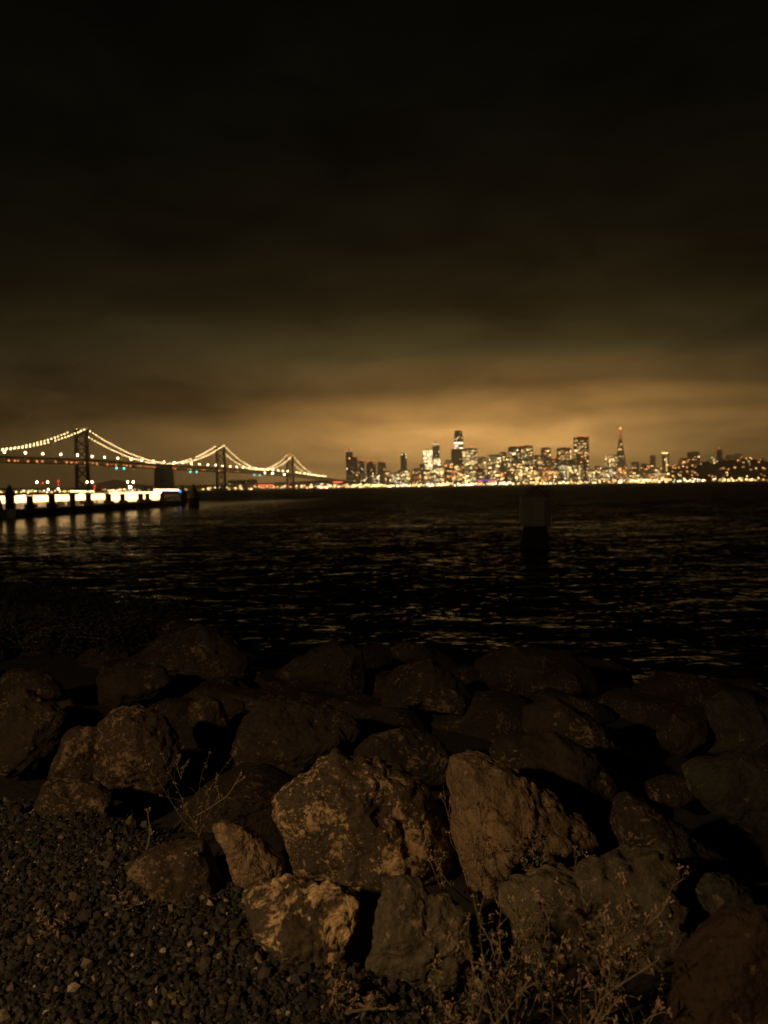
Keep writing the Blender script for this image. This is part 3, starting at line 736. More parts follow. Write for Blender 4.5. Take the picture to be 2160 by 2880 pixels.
# covered landing
def landing(px0, px1, Y0, Y1, label, z_top, fascia, name, full=False):
    a = at(px0, hor(px0), Y0); c = at(px1, hor(px1), Y1); a.z = c.z = 0
    ln = (c - a).length; d = (c - a).normalized(); ang = math.atan2(d.y, d.x)
    r = thing(name, label, 'landing stage', (a.x, a.y, WATER), ang)
    b = bmesh.new(); box(b, (ln / 2, 2.5, .35), (ln, 5, .7)); obj('float', b, HULL, r)
    b = bmesh.new(); box(b, (ln / 2, 2.5, z_top), (ln + .4, 5.4, .12)); obj('roof', b, WHITE, r)
    n = max(2, int(ln / 4))
    for k in range(n):
        x0 = ln * k / n + .08; x1 = ln * (k + 1) / n - .08
        b = bmesh.new(); box(b, ((x0 + x1) / 2, .02, z_top - .08 - fascia / 2), (x1 - x0, .06, fascia)); obj('glowing_fascia', b, L_FASCIA, r)
        b = bmesh.new(); bar(b, (x0, .15, .7), (x0, .15, z_top - .07), .12); obj('post', b, DARK, r)
    b = bmesh.new(); box(b, (ln / 2, 5.0, (z_top + .6) / 2), (ln, .08, z_top - .7)); obj('back_wall', b, WHITE, r)
    b = bmesh.new(); 
    for z in (.35, .7, 1.05): bar(b, (0, .1, .7 + z), (ln, .1, .7 + z), .035)
    obj('railing', b, DARK, r)
    if not full:
        x = 1.0
        while x < ln - 1:
            b = bmesh.new(); hh = rb.uniform(.35, .8); ww = rb.uniform(.5, 1.6)
            box(b, (0, 0, hh / 2), (ww, .6, hh)); box(b, (0, .25, hh + .2), (ww, .1, .4))
            obj('bench', b, rb.choice((DARK, SLV, CONC)), r, (x, rb.uniform(1.2, 3), .7)); x += rb.uniform(1.8, 5)
    for k in range(max(2, n // 2)):
        b = bmesh.new(); box(b, (0, 0, 0), (1.6, .25, .08)); obj('ceiling_lamp', b, L_CEIL, r, (ln * (k + .5) / max(2, n // 2), 2.4, z_top - .12))
    return r
landing(-60, 302, 90, 128, 'long white canopied landing glowing behind the dark piles', 2.55, .95, 'covered_landing')
landing(306, 455, 134, 152, 'short brightly lit white gangway at the right end of the landing', 2.75, 1.75, 'covered_gangway', True)
# railed dark end platform
p = at(480, hor(480), 150)
r = thing('end_platform', 'dark railed platform right of the bright gangway', 'platform', (p.x, 150, WATER))
b = bmesh.new(); box(b, (0, 0, .4), (4.6, 4, .8)); obj('deck', b, WOOD, r)
b = bmesh.new()
for k in range(9): bar(b, (-2.2 + k * .55, -1.9, .8), (-2.2 + k * .55, -1.9, 1.9), .08)
bar(b, (-2.3, -1.9, 1.9), (2.3, -1.9, 1.9), .1); obj('railing', b, WHITE, r)
# boat at the very left edge
p = at(4, hor(4), 82)
r = thing('moored_boat', 'grey stern of a small boat cut by the left edge, beside the big pile', 'boat', (p.x - 1.4, 82.5, WATER))
b = bmesh.new()
sec = [(-3.2, .1, .2), (-2.4, .9, .9), (0, 1.15, 1.0), (2.2, 1.1, 1.0)]
rg = [[b.verts.new((x, yy * w_, z)) for yy, z in ((-1, h_), (-.75, .1), (0, -.35), (.75, .1), (1, h_))] for x, w_, h_ in sec]
for a, c in zip(rg, rg[1:]):
    for k in range(4): b.faces.new((a[k], a[k + 1], c[k + 1], c[k]))
    b.faces.new((a[0], c[0], c[4], a[4]))
b.faces.new(rg[-1]); b.faces.new(rg[0][::-1]); obj('hull', b, WHITE, r)
b = bmesh.new(); box(b, (-.3, 0, 1.55), (2.4, 1.5, 1.2), .85); obj('cabin', b, WHITE, r)
# wharf with lamp posts behind
wh = thing('wharf', 'dark low wharf carrying lamp posts behind the lit landing', 'wharf', (-70, 172, WATER))
b = bmesh.new(); box(b, (0, 0, .5), (44, 10, 1.0)); obj('deck', b, WOOD, wh)
for px, py, k, lab in ((104, 1357, .5, 'single tall lamp post, leftmost over the landing'), (134, 1357, .5, 'tall lamp post second from the left over the landing'), (246, 1357, .46, 'left lamp post of the close pair beside the first bridge tower'),
        (259, 1357, .46, 'right lamp post of the close pair beside the first bridge tower'), (359, 1357, .48, 'left tall lamp post of the pair left of the anchorage'), (375, 1357, .48, 'right tall lamp post of the pair left of the anchorage'),
        (366, 1371, .8, 'short lamp post with the broad bright head between the right pair'), (136, 1378, .45, 'short lamp post under the second tall post'), (164, 1376, .4, 'short lamp post left of the first bridge tower')):
    Y = 171; p = at(px, py, Y); h = p.z - WATER - 1
    r = thing('lamp_post', lab, 'lamp post', (p.x, Y, WATER + 1))
    b = bmesh.new(); tube(b, [(0, 0, 0), (0, 0, h)], .10, .06, 6); obj('pole', b, DARK, r)
    inst('lamp_head', sphere_mesh('lamp_head', .34 * k, L_POLE), r, (0, -.05, h + .1))
    b = bmesh.new(); lathe(b, [(.42 * k, 0), (.3 * k, .12), (.05, .2)], 8); obj('shade', b, DARK, r, (0, -.05, h + .1 + .36 * k))
# barges strung with lamps
bl_ = sphere_mesh('barge_lamp', 1.0, emit('barge_lamp_glass', WCOL['white'], 7))
for px0, px1, py, Y, n, lab in ((202, 270, 1382, 600, 9, 'low dark barge strung with white lamps under the first bridge tower'), (432, 512, 1378, 900, 16, 'low dark barge with a continuous lamp row at the anchorage foot')):
    a = at(px0, py, Y); c = at(px1, py, Y); w_ = c.x - a.x; zl = (a.z + c.z) / 2 - WATER
    r = thing('barge', lab, 'barge', ((a.x + c.x) / 2, Y, WATER))
    b = bmesh.new(); box(b, (0, 0, zl * .3), (w_ * 1.05, 7, zl * .6 + .6)); box(b, (w_ * .2, 1, zl * .7), (w_ * .3, 4, zl * .5)); obj('hull', b, HULL, r)
    for k in range(n):
        x = (k + .5) / n * w_ - w_ / 2
        o = inst('barge_lamp', bl_, r, (x, -3, zl - .02 * x * 1.0), (Y / 900,) * 3)
# masts with red beacons
for px, tops, lab in ((120, (1360,), 'thin mast with a single red light left of the first bridge tower'), (164, (1355, 1364), 'thin mast with two red lights above the landing'), (266, (1368, 1375), 'short mast with two red lights right of the first bridge tower')):
    Y = 1200; p = at(px, tops[0], Y)
    r = thing('beacon_mast', lab, 'mast', (p.x, Y, WATER))
    b = bmesh.new(); H = p.z - WATER
    for sx, sy in ((-1, -1), (1, -1), (0, 1)): bar(b, (sx * 1.2, sy * 1.2, -1), (sx * .3, sy * .3, H), .25)
    for k in range(6): bar(b, (-1, -1, H * k / 6), (1, -1, H * (k + 1) / 6), .15)
    box(b, (0, 0, 0), (5, 5, 2)); obj('lattice', b, DARK, r)
    for yy in tops: inst('beacon', sphere_mesh('beacon', .95, L_RED), r, (0, 0, at(px, yy, Y).z - WATER + .4))
# blue lamp on a post behind the gangway
p = at(380, 1384, 158); r = thing('lamp_post', 'low post with a blue lamp behind the bright gangway', 'lamp post', (p.x, 158, WATER))
b = bmesh.new(); tube(b, [(0, 0, -1), (0, 0, p.z - WATER)], .08, .08, 6); obj('pole', b, DARK, r); inst('lamp_head', sphere_mesh('lamp_head', .22, L_BLUE), r, (0, -.1, p.z - WATER))

# channel pile with the big pale cap, off the shore at right
Y = 31.0; p = at(1505, hor(1505), Y); u = Y / F
r = thing('capped_dolphin', 'dark timber dolphin wearing a big pale box cap with pyramid top, alone in the water', 'dolphin', (p.x, Y, WATER))
zc0 = at(1505, 1478, Y).z - WATER; zc1 = at(1505, 1394, Y).z - WATER; zap = at(1508, 1369, Y).z - WATER
b = bmesh.new(); n = 8; wv = 82 * u / 2
lathe(b, [(wv * 1.04, zc0), (wv * 1.04, zc1), (wv * .70, zc1 + .14), (wv * .08, zap)], n)
for v in b.verts: v.co = Matrix.Rotation(R(22.5), 3, 'Z') @ v.co
obj('cap', b, pmat('fibreglass_cap', (.46, .42, .35), .6, 2.5, (.64, .59, .50), .15), r)
for dx, lean in ((-.24, -.34), (-.12, -.12), (.08, 0), (.30, .05), (.2, .02)):
    b = bmesh.new(); tube(b, [(dx + lean, -.1, -1.6), (dx + lean * .75, -.05, 0), (dx, 0, zc0 + .3)], .21, .19, 10); obj('timber_pile', b, WOOD, r)

b = bmesh.new(); lathe(b, [(wv * 1.07, 0), (wv * 1.07, .09)], 8)
for v in b.verts: v.co = Matrix.Rotation(R(22.5), 3, 'Z') @ v.co
obj('rim', b, CONCP, r, (0, 0, zc1 - .06))
b = bmesh.new(); lathe(b, [(.52, 0), (.52, .16)], 14); obj('cable_wrap', b, DARK, r, (0, 0, zc0 * .55))
# ------------------------------------------------------------------ boulders
def rockmat(name, c1, c2, lich, amt, lscale=9.0, bump=.9, crack=0.0):
    m = bpy.data.materials.new(name); m.use_nodes = True
    t = m.node_tree; b = t.nodes['Principled BSDF']; b.inputs['Roughness'].default_value = .9; b.inputs['Specular IOR Level'].default_value = .25
    c = N(t, 'ShaderNodeTexCoord')
    oi = N(t, 'ShaderNodeObjectInfo'); ofs = N(t, 'ShaderNodeVectorMath', operation='ADD')
    sc = N(t, 'ShaderNodeVectorMath', operation='SCALE'); sc.inputs[0].default_value = (31, 17, 53); t.links.new(oi.outputs['Random'], sc.inputs['Scale'])
    t.links.new(c.outputs['Object'], ofs.inputs[0]); t.links.new(sc.outputs[0], ofs.inputs[1]); P = ofs.outputs[0]
    def nz(s, d, r=.6, dist=0):
        n = N(t, 'ShaderNodeTexNoise'); n.inputs['Scale'].default_value = s; n.inputs['Detail'].default_value = d; n.inputs['Roughness'].default_value = r; n.inputs['Distortion'].default_value = dist
        t.links.new(P, n.inputs['Vector']); return n.outputs['Fac']
    g = nz(3.2, 7, .65); fine = nz(48, 5, .7); mid_ = nz(13, 6, .7, .3)
    basec = ramp(t, mth(t, 'MULTIPLY_ADD', fine, .45, mth(t, 'MULTIPLY', g, .62)), [(.36, c1), (.52, tuple((a + d) / 2 for a, d in zip(c1, c2))), (.70, c2)])
    la = nz(lscale, 6, .72, .5); lb = nz(lscale * .28, 3, .5)
    lf = mth(t, 'MULTIPLY_ADD', lb, .38, mth(t, 'MULTIPLY', la, .92))
    lm = ramp(t, lf, [(.80 - amt, 0.0), (.86 - amt, 1.0)])
    mx = N(t, 'ShaderNodeMix', data_type='RGBA'); t.links.new(lm, mx.inputs[0]); t.links.new(basec, mx.inputs[6])
    t.links.new(ramp(t, fine, [(.3, tuple(x * .6 for x in lich)), (.6, lich)]), mx.inputs[7])
    ls = nz(lscale * 3.2, 4, .6)
    lm = mth(t, 'MAXIMUM', lm, ramp(t, mth(t, 'MULTIPLY_ADD', lb, .35, mth(t, 'MULTIPLY', ls, .8)), [(.70 - amt * .6, 0.0), (.74 - amt * .6, .8)]))
    t.links.new(lm, mx.inputs[0])
    # dark specks and pits
    vo = N(t, 'ShaderNodeTexVoronoi'); vo.inputs['Scale'].default_value = 42; t.links.new(P, vo.inputs['Vector'])
    pit = ramp(t, vo.outputs['Distance'], [(.10, .45), (.28, 1.0)])
    mu = N(t, 'ShaderNodeMix', data_type='RGBA', blend_type='MULTIPLY'); mu.inputs[0].default_value = .8
    t.links.new(mx.outputs[2], mu.inputs[6]); t.links.new(pit, mu.inputs[7])
    t.links.new(mu.outputs[2], b.inputs['Base Color'])
    hgt = mth(t, 'ADD', mth(t, 'MULTIPLY', mid_, .8), mth(t, 'ADD', mth(t, 'MULTIPLY', fine, .28), mth(t, 'MULTIPLY', lm, .10)))
    if crack:
        v2 = N(t, 'ShaderNodeTexVoronoi', feature='DISTANCE_TO_EDGE'); v2.inputs['Scale'].default_value = 6.5
        dv = N(t, 'ShaderNodeVectorMath', operation='ADD'); nn = N(t, 'ShaderNodeTexNoise'); nn.inputs['Scale'].default_value = 5; nn.inputs['Detail'].default_value = 4
        t.links.new(P, nn.inputs['Vector']); s2 = vmul(t, nn.outputs['Color'], .28); t.links.new(P, dv.inputs[0]); t.links.new(s2, dv.inputs[1]); t.links.new(dv.outputs[0], v2.inputs['Vector'])
        hgt = mth(t, 'ADD', hgt, mth(t, 'MULTIPLY', ramp(t, v2.outputs['Distance'], [(0, 0.0), (.05, 1.0)]), crack))
    bp = N(t, 'ShaderNodeBump'); bp.inputs['Strength'].default_value = bump; bp.inputs['Distance'].default_value = .03
    t.links.new(hgt, bp.inputs['Height']); t.links.new(bp.outputs[0], b.inputs['Normal'])
    return m
RK = {
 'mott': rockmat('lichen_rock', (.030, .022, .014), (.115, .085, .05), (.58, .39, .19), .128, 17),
 'mottd': rockmat('shaded_lichen_rock', (.018, .013, .008), (.07, .05, .03), (.25, .17, .09), .11, 18),  # lichen rock with weaker lamplight put into its colour
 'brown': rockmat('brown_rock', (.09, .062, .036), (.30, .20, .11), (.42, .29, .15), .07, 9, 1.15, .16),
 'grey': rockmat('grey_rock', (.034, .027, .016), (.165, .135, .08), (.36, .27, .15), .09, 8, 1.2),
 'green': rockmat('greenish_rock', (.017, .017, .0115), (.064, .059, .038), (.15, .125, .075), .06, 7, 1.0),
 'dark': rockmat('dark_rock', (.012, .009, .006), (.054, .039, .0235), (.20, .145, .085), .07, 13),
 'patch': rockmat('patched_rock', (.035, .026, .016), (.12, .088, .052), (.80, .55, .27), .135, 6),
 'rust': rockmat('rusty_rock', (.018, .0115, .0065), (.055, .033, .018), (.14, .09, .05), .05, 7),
}
def hit(px, py, lift):
    d = ray(px, py); t = 1.5
    while t < 40:
        p = EYE + d * t
        if p.z < zt(p.x, p.y) + lift: return t
        t += .02
    return t
GROUND_ROCKS = []
def boulder(label, pts, mat, seed, sub=5, thick=.75, rough=1.0, planes=9, depth=None, name='boulder', group=None, push=0):
    rr = random.Random(seed)
    n = len(pts); A = 0; cx = cy = 0
    for (x0, y0), (x1, y1) in zip(pts, pts[1:] + pts[:1]):
        k = x0 * y1 - x1 * y0; A += k; cx += (x0 + x1) * k; cy += (y0 + y1) * k
    cx /= 3 * A; cy /= 3 * A
    hpx = max(q[1] for q in pts) - min(q[1] for q in pts); wpx = max(q[0] for q in pts) - min(q[0] for q in pts)
    t = depth or hit(cx, cy, .1)
    for _ in range(3):
        if depth: break
        t = hit(cx, cy, .28 * hpx * t / F)
    t += push
    sc = t / F; cen = EYE + ray(cx, cy) * t
    U, Vv, Wv = CM.col[0], CM.col[1], CM.col[2]
    D = thick * .5 * (wpx * .55 + hpx * .45) * sc
    def Rth(th):
        dx, dy = math.cos(th), -math.sin(th); best = 0
        for (x0, y0), (x1, y1) in zip(pts, pts[1:] + pts[:1]):
            ex, ey = x1 - x0, y1 - y0; den = dx * ey - dy * ex
            if abs(den) < 1e-9: continue
            s = ((x0 - cx) * ey - (y0 - cy) * ex) / den; q = ((x0 - cx) * dy - (y0 - cy) * dx) / den
            if s > 0 and -1e-6 <= q <= 1 + 1e-6: best = max(best, s)
        return best
    NT = 240; tab = np.array([Rth(2 * math.pi * k / NT) for k in range(NT)])
    tab = (np.roll(tab, 2) + np.roll(tab, 1) * 2 + tab * 3 + np.roll(tab, -1) * 2 + np.roll(tab, -2)) / 9
    b = bmesh.new(); bmesh.ops.create_icosphere(b, subdivisions=sub, radius=1)
    pl = []
    for k in range(planes):
        nv = Vector((rr.gauss(0, .75), rr.gauss(.15, .7), abs(rr.gauss(.55, .5)))).normalized(); pl.append((nv, rr.uniform(.62, .86)))
    size = .5 * (wpx + hpx) * .5 * sc
    so = Vector((seed * 3.7 % 50, seed * 1.3 % 50, seed * 7.1 % 50))
    for v in b.verts:
        q = v.co.copy(); rho0 = math.hypot(q.x, q.y)
        for nv, o in pl:
            e = q.dot(nv) - o
            if e > 0: q -= nv * e * .92
        # keep the outline: restore the in-plane radius towards the rim
        rho = math.hypot(q.x, q.y)
        if rho > 1e-5:
            k = rho0 ** 6; f = (rho0 * k + rho * (1 - k)) / rho; q.x *= f; q.y *= f; rho *= f
        th = math.atan2(q.y, q.x) % (2 * math.pi); fi = th / (2 * math.pi) * NT; i0 = int(fi) % NT; fr = fi - int(fi)
        rad = (tab[i0] * (1 - fr) + tab[(i0 + 1) % NT] * fr) * sc
        a = rho ** .82 * rad if rho > 1e-6 else 0
        zz = math.copysign(abs(q.z) ** .9, q.z) * D
        p = U * (a * math.cos(th)) + Vv * (a * math.sin(th)) + Wv * zz
        wp = p / size * 1.4 + so
        nd = p.normalized()
        dsp = noise.fractal(wp * .9, 1.0, 2.0, 4) * .085 + (abs(noise.noise(wp * 2.1 + Vector((5, 5, 5)))) - .25) * -.075 + noise.fractal(wp * 5.0, .8, 2.0, 4) * .03 - abs(noise.noise(wp * 3.7)) * .05 + noise.fractal(wp * 14, .9, 2.0, 3) * .011
        v.co = p + nd * dsp * size * rough
    o = obj(name, b, RK[mat], None, cen, smooth=True)
    return setp(o, label, 'boulder', group or 'boulders of the rocky bank')
BO = [
 ('big lichen speckled boulder, largest at the centre foreground', [(754, 2262), (774, 2228), (860, 2170), (900, 2140), (941, 2128), (985, 2138), (1060, 2158), (1213, 2222), (1249, 2298), (1277, 2400), (1260, 2455), (1112, 2482), (1069, 2525), (1025, 2497), (925, 2466), (817, 2449), (800, 2388), (774, 2332)], 'mott', 5, 6, .75),
 ('tan cracked boulder leaning right of the big lichen speckled boulder', [(1254, 2185), (1262, 2140), (1300, 2120), (1345, 2128), (1430, 2160), (1540, 2230), (1650, 2310), (1685, 2370), (1640, 2402), (1560, 2430), (1500, 2450), (1440, 2500), (1410, 2540), (1330, 2540), (1305, 2440), (1285, 2360), (1270, 2280)], 'brown', 12, 6, .8),
 ('wide grey boulder behind the weeds at lower right', [(1440, 2500), (1500, 2450), (1620, 2430), (1750, 2395), (1860, 2392), (1925, 2405), (1938, 2500), (1945, 2660), (1900, 2740), (1885, 2900), (1660, 2960), (1450, 2880), (1410, 2640)], 'grey', 21, 6, .5, 1.7, 9, None, 'boulder', None, .35),
 ('smooth rusty brown boulder in the bottom right corner', [(1885, 2920), (1905, 2740), (1990, 2640), (2070, 2560), (2115, 2545), (2175, 2555), (2260, 2700), (2280, 2900), (2100, 3000)], 'rust', 31, 6, .7),
 ('small mossy boulder above the rusty corner boulder', [(1945, 2490), (2000, 2463), (2060, 2470), (2115, 2508), (2070, 2560), (1990, 2640), (1945, 2680)], 'green', 41, 5, .8),
 ('long dark boulder sloping down right behind the wide grey boulder', [(1735, 2260), (1765, 2232), (1830, 2268), (1900, 2320), (2000, 2385), (2090, 2445), (1960, 2480), (1870, 2410), (1760, 2400), (1715, 2330)], 'dark', 51, 5, .8),
 ('large grey boulder cut by the right edge with a pale streak', [(1918, 2160), (1960, 2133), (2060, 2128), (2180, 2135), (2250, 2260), (2180, 2370), (2080, 2320), (2000, 2285), (1950, 2235)], 'green', 61, 5, .75),
 ('low dark boulder left of the pale streaked boulder', [(1815, 2205), (1870, 2183), (1930, 2188), (1975, 2245), (1900, 2270), (1825, 2245)], 'dark', 71, 5, .8),
 ('tall greenish boulder at the right edge near the water', [(1980, 1975), (2040, 1945), (2110, 1952), (2175, 1990), (2230, 2070), (2180, 2128), (2060, 2128), (1972, 2118), (2000, 2060)], 'green', 81, 5, .75),
 ('small rounded boulder left of the greenish edge boulder', [(1855, 2065), (1900, 2020), (1960, 2018), (1988, 2058), (1965, 2105), (1900, 2130), (1862, 2105)], 'dark', 91, 5, .85),
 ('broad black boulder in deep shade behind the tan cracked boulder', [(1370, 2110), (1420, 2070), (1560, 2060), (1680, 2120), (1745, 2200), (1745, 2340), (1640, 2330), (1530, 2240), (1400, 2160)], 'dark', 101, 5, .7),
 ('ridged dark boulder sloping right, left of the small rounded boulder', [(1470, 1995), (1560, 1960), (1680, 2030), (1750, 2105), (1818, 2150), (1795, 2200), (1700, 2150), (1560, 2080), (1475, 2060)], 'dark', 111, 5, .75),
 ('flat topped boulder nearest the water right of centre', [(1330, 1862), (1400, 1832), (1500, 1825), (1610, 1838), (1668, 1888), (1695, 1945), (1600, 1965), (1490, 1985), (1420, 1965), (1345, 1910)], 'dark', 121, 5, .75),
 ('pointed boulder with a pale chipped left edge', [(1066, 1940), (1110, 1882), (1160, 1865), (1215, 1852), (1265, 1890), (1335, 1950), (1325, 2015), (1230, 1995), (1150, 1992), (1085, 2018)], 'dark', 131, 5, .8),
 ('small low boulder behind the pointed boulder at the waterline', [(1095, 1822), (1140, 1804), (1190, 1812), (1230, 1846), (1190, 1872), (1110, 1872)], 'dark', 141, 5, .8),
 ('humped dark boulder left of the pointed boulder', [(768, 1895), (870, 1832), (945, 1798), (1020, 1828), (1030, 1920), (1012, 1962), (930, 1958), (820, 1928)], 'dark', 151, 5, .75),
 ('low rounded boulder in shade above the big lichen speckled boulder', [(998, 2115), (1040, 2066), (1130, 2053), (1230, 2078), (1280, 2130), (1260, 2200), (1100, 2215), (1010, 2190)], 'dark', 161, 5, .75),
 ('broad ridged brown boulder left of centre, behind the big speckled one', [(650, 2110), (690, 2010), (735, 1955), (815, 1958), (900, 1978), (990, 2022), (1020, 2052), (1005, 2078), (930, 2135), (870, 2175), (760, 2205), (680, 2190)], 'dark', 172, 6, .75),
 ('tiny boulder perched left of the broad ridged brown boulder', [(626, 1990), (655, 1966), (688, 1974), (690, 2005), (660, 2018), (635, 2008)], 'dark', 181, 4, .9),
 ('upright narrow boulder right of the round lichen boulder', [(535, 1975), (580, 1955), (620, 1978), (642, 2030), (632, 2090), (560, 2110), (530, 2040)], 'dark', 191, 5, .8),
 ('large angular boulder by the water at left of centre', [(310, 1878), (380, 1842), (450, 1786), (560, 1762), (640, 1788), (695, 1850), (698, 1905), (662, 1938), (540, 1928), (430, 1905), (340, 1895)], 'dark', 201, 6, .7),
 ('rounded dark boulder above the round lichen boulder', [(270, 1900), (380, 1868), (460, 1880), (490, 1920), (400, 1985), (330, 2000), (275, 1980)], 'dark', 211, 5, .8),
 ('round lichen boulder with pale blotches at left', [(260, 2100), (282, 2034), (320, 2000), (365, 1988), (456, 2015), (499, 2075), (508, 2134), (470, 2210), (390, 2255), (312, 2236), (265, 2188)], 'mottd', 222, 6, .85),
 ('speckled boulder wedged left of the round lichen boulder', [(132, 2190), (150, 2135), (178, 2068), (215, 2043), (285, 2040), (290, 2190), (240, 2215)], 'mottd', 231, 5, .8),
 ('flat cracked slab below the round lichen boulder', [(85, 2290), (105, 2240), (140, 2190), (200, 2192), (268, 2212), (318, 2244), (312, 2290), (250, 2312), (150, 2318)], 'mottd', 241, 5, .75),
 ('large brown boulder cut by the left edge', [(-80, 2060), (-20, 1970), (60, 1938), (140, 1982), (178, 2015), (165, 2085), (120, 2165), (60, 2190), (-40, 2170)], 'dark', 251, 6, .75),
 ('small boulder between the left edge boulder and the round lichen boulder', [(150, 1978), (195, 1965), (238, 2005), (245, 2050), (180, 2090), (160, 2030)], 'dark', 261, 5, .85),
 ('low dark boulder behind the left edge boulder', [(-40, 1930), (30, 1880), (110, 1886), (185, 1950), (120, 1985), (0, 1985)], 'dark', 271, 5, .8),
 ('pale patched boulder half buried in gravel at the bottom centre', [(688, 2520), (735, 2488), (830, 2486), (950, 2496), (1012, 2530), (1015, 2610), (1005, 2720), (920, 2750), (850, 2720), (800, 2690), (730, 2630), (698, 2570)], 'patch', 284, 6, .7, 1.3),
 ('upright grey boulder right of the pale patched boulder', [(1090, 2488), (1130, 2474), (1185, 2482), (1205, 2518), (1250, 2513), (1305, 2548), (1322, 2650), (1305, 2760), (1210, 2835), (1110, 2805), (1025, 2715), (1062, 2600), (1078, 2530)], 'grey', 291, 6, .45, 1.2),
 ('small tan boulder left of the big lichen speckled boulder', [(588, 2332), (622, 2308), (680, 2328), (750, 2380), (802, 2432), (808, 2470), (750, 2500), (700, 2520), (655, 2490), (638, 2410), (620, 2350)], 'brown', 313, 6, .7),
 ('low grassy boulder in gravel left of the small tan boulder', [(365, 2440), (400, 2400), (440, 2385), (570, 2366), (605, 2440), (628, 2505), (590, 2545), (500, 2560), (420, 2520)], 'mottd', 321, 5, .8),
 ('pebble sized pale stone beside the dry stalk at left', [(348, 2325), (358, 2300), (372, 2288), (390, 2322), (372, 2338)], 'grey', 331, 4, .9),
 ('small dark stone at the left edge of the gravel', [(30, 2290), (45, 2262), (62, 2265), (72, 2300), (55, 2320), (36, 2312)], 'dark', 341, 4, .9),
]
for lab, pts, mat, seed, sub, th, *ro in BO: boulder(lab, pts, mat, seed, sub, th, *ro)
# smaller stones lower down that close the gaps and run to the water
rf = random.Random(77)
FL = 'half hidden dark boulder filling a gap between the larger boulders of the bank'
k = 0
while k < 95:
    x = rf.uniform(-8, 6.5); y = rf.uniform(3.6, 15)
    z = zt(x, y)
    if z > -.03 or z < -1.7: continue
    k += 1
    s = rf.uniform(.25, .5)
    b = bmesh.new(); bmesh.ops.create_icosphere(b, subdivisions=4, radius=1)
    so = Vector((rf.uniform(0, 50), rf.uniform(0, 50), rf.uniform(0, 50)))
    ax = (rf.uniform(.8, 1.4), rf.uniform(.8, 1.3), rf.uniform(.6, .9))
    pl = [(Vector((rf.gauss(0, 1), rf.gauss(0, 1), rf.gauss(.3, 1))).normalized(), rf.uniform(.65, .9)) for _ in range(10)]
    for v in b.verts:
        q = v.co.copy()
        for nv, o in pl:
            e = q.dot(nv) - o
            if e > 0: q -= nv * e * .9
        q *= 1 + noise.fractal(q * 1.5 + so, 1, 2, 4) * .12
        v.co = Vector((q.x * ax[0], q.y * ax[1], q.z * ax[2])) * s
    far = y > 9
    o = obj('boulder', b, RK['dark'], None, (x, y, z - s * (.55 if y < 8 else .35)), smooth=True); o.rotation_euler = (0, 0, rf.uniform(0, 6))
    setp(o, FL, 'boulder', 'half hidden boulders of the bank')

# ------------------------------------------------------------------ gravel
def in_poly(x, y, P):
    c = False; j = len(P) - 1
    for i in range(len(P)):
        if (P[i][1] > y) != (P[j][1] > y) and x < (P[j][0] - P[i][0]) * (y - P[i][1]) / (P[j][1] - P[i][1]) + P[i][0]: c = not c
        j = i
    return c
def gnd(px, py):
    d = ray(px, py); t = -EYE.z / d.z; return (d.x * t, d.y * t)
GP = [gnd(*q) for q in ((-120, 2255), (30, 2262), (90, 2280), (200, 2300), (340, 2330), (480, 2420), (620, 2490), (740, 2620), (900, 2730), (1010, 2740), (1180, 2830), (1260, 2960), (1200, 3100), (-200, 3100))]
rg_ = np.random.default_rng(3)
ico = bmesh.new(); bmesh.ops.create_icosphere(ico, subdivisions=1, radius=1)
iv = np.array([v.co[:] for v in ico.verts]); ifc = np.array([[v.index for v in f.verts] for f in ico.faces]); ico.free()
pos = []
xs0, xs1 = min(p[0] for p in GP), max(p[0] for p in GP); ys0, ys1 = min(p[1] for p in GP), max(p[1] for p in GP)
def edge(px, py): return True
while len(pos) < 42000:
    x, y = rg_.uniform(xs0, xs1), rg_.uniform(ys0, ys1)
    jx, jy = x + rg_.normal(0, .05), y + rg_.normal(0, .05)
    if in_poly(jx, jy, GP): pos.append((x, y))
pos = np.array(pos); n = len(pos)
siz = rg_.gamma(5, .0016, n).clip(.004, .024)
Vt = np.zeros((n, 12, 3))
jit = 1 + rg_.uniform(-.42, .42, (n, 12, 1))
rot = rg_.normal(size=(n, 4)); rot /= np.linalg.norm(rot, axis=1, keepdims=True)
w_, x_, y_, z_ = rot.T
Rm = np.stack([np.stack([1 - 2 * (y_**2 + z_**2), 2 * (x_ * y_ - z_ * w_), 2 * (x_ * z_ + y_ * w_)], -1), np.stack([2 * (x_ * y_ + z_ * w_), 1 - 2 * (x_**2 + z_**2), 2 * (y_ * z_ - x_ * w_)], -1), np.stack([2 * (x_ * z_ - y_ * w_), 2 * (y_ * z_ + x_ * w_), 1 - 2 * (x_**2 + y_**2)], -1)], 1)
loc = iv[None] * jit * rg_.uniform(.65, 1.25, (n, 1, 3))
loc = np.einsum('nij,nkj->nki', Rm, loc) * siz[:, None, None]
zz = -.012 + siz * .5 + rg_.uniform(0, .028, n)
Vt = loc + np.stack([pos[:, 0], pos[:, 1], zz], -1)[:, None, :]
Ft = (ifc[None] + (np.arange(n) * 12)[:, None, None]).reshape(-1, 3)
me = bpy.data.meshes.new('gravel')
me.vertices.add(n * 12); me.vertices.foreach_set('co', Vt.reshape(-1).astype(np.float32))
me.loops.add(len(Ft) * 3); me.loops.foreach_set('vertex_index', Ft.reshape(-1).astype(np.int32))
me.polygons.add(len(Ft)); me.polygons.foreach_set('loop_start', np.arange(0, len(Ft) * 3, 3, dtype=np.int32))
me.update(calc_edges=True)
at_ = me.attributes.new('stone', 'FLOAT', 'POINT'); at_.data.foreach_set('value', np.repeat(rg_.random(n), 12).astype(np.float32))
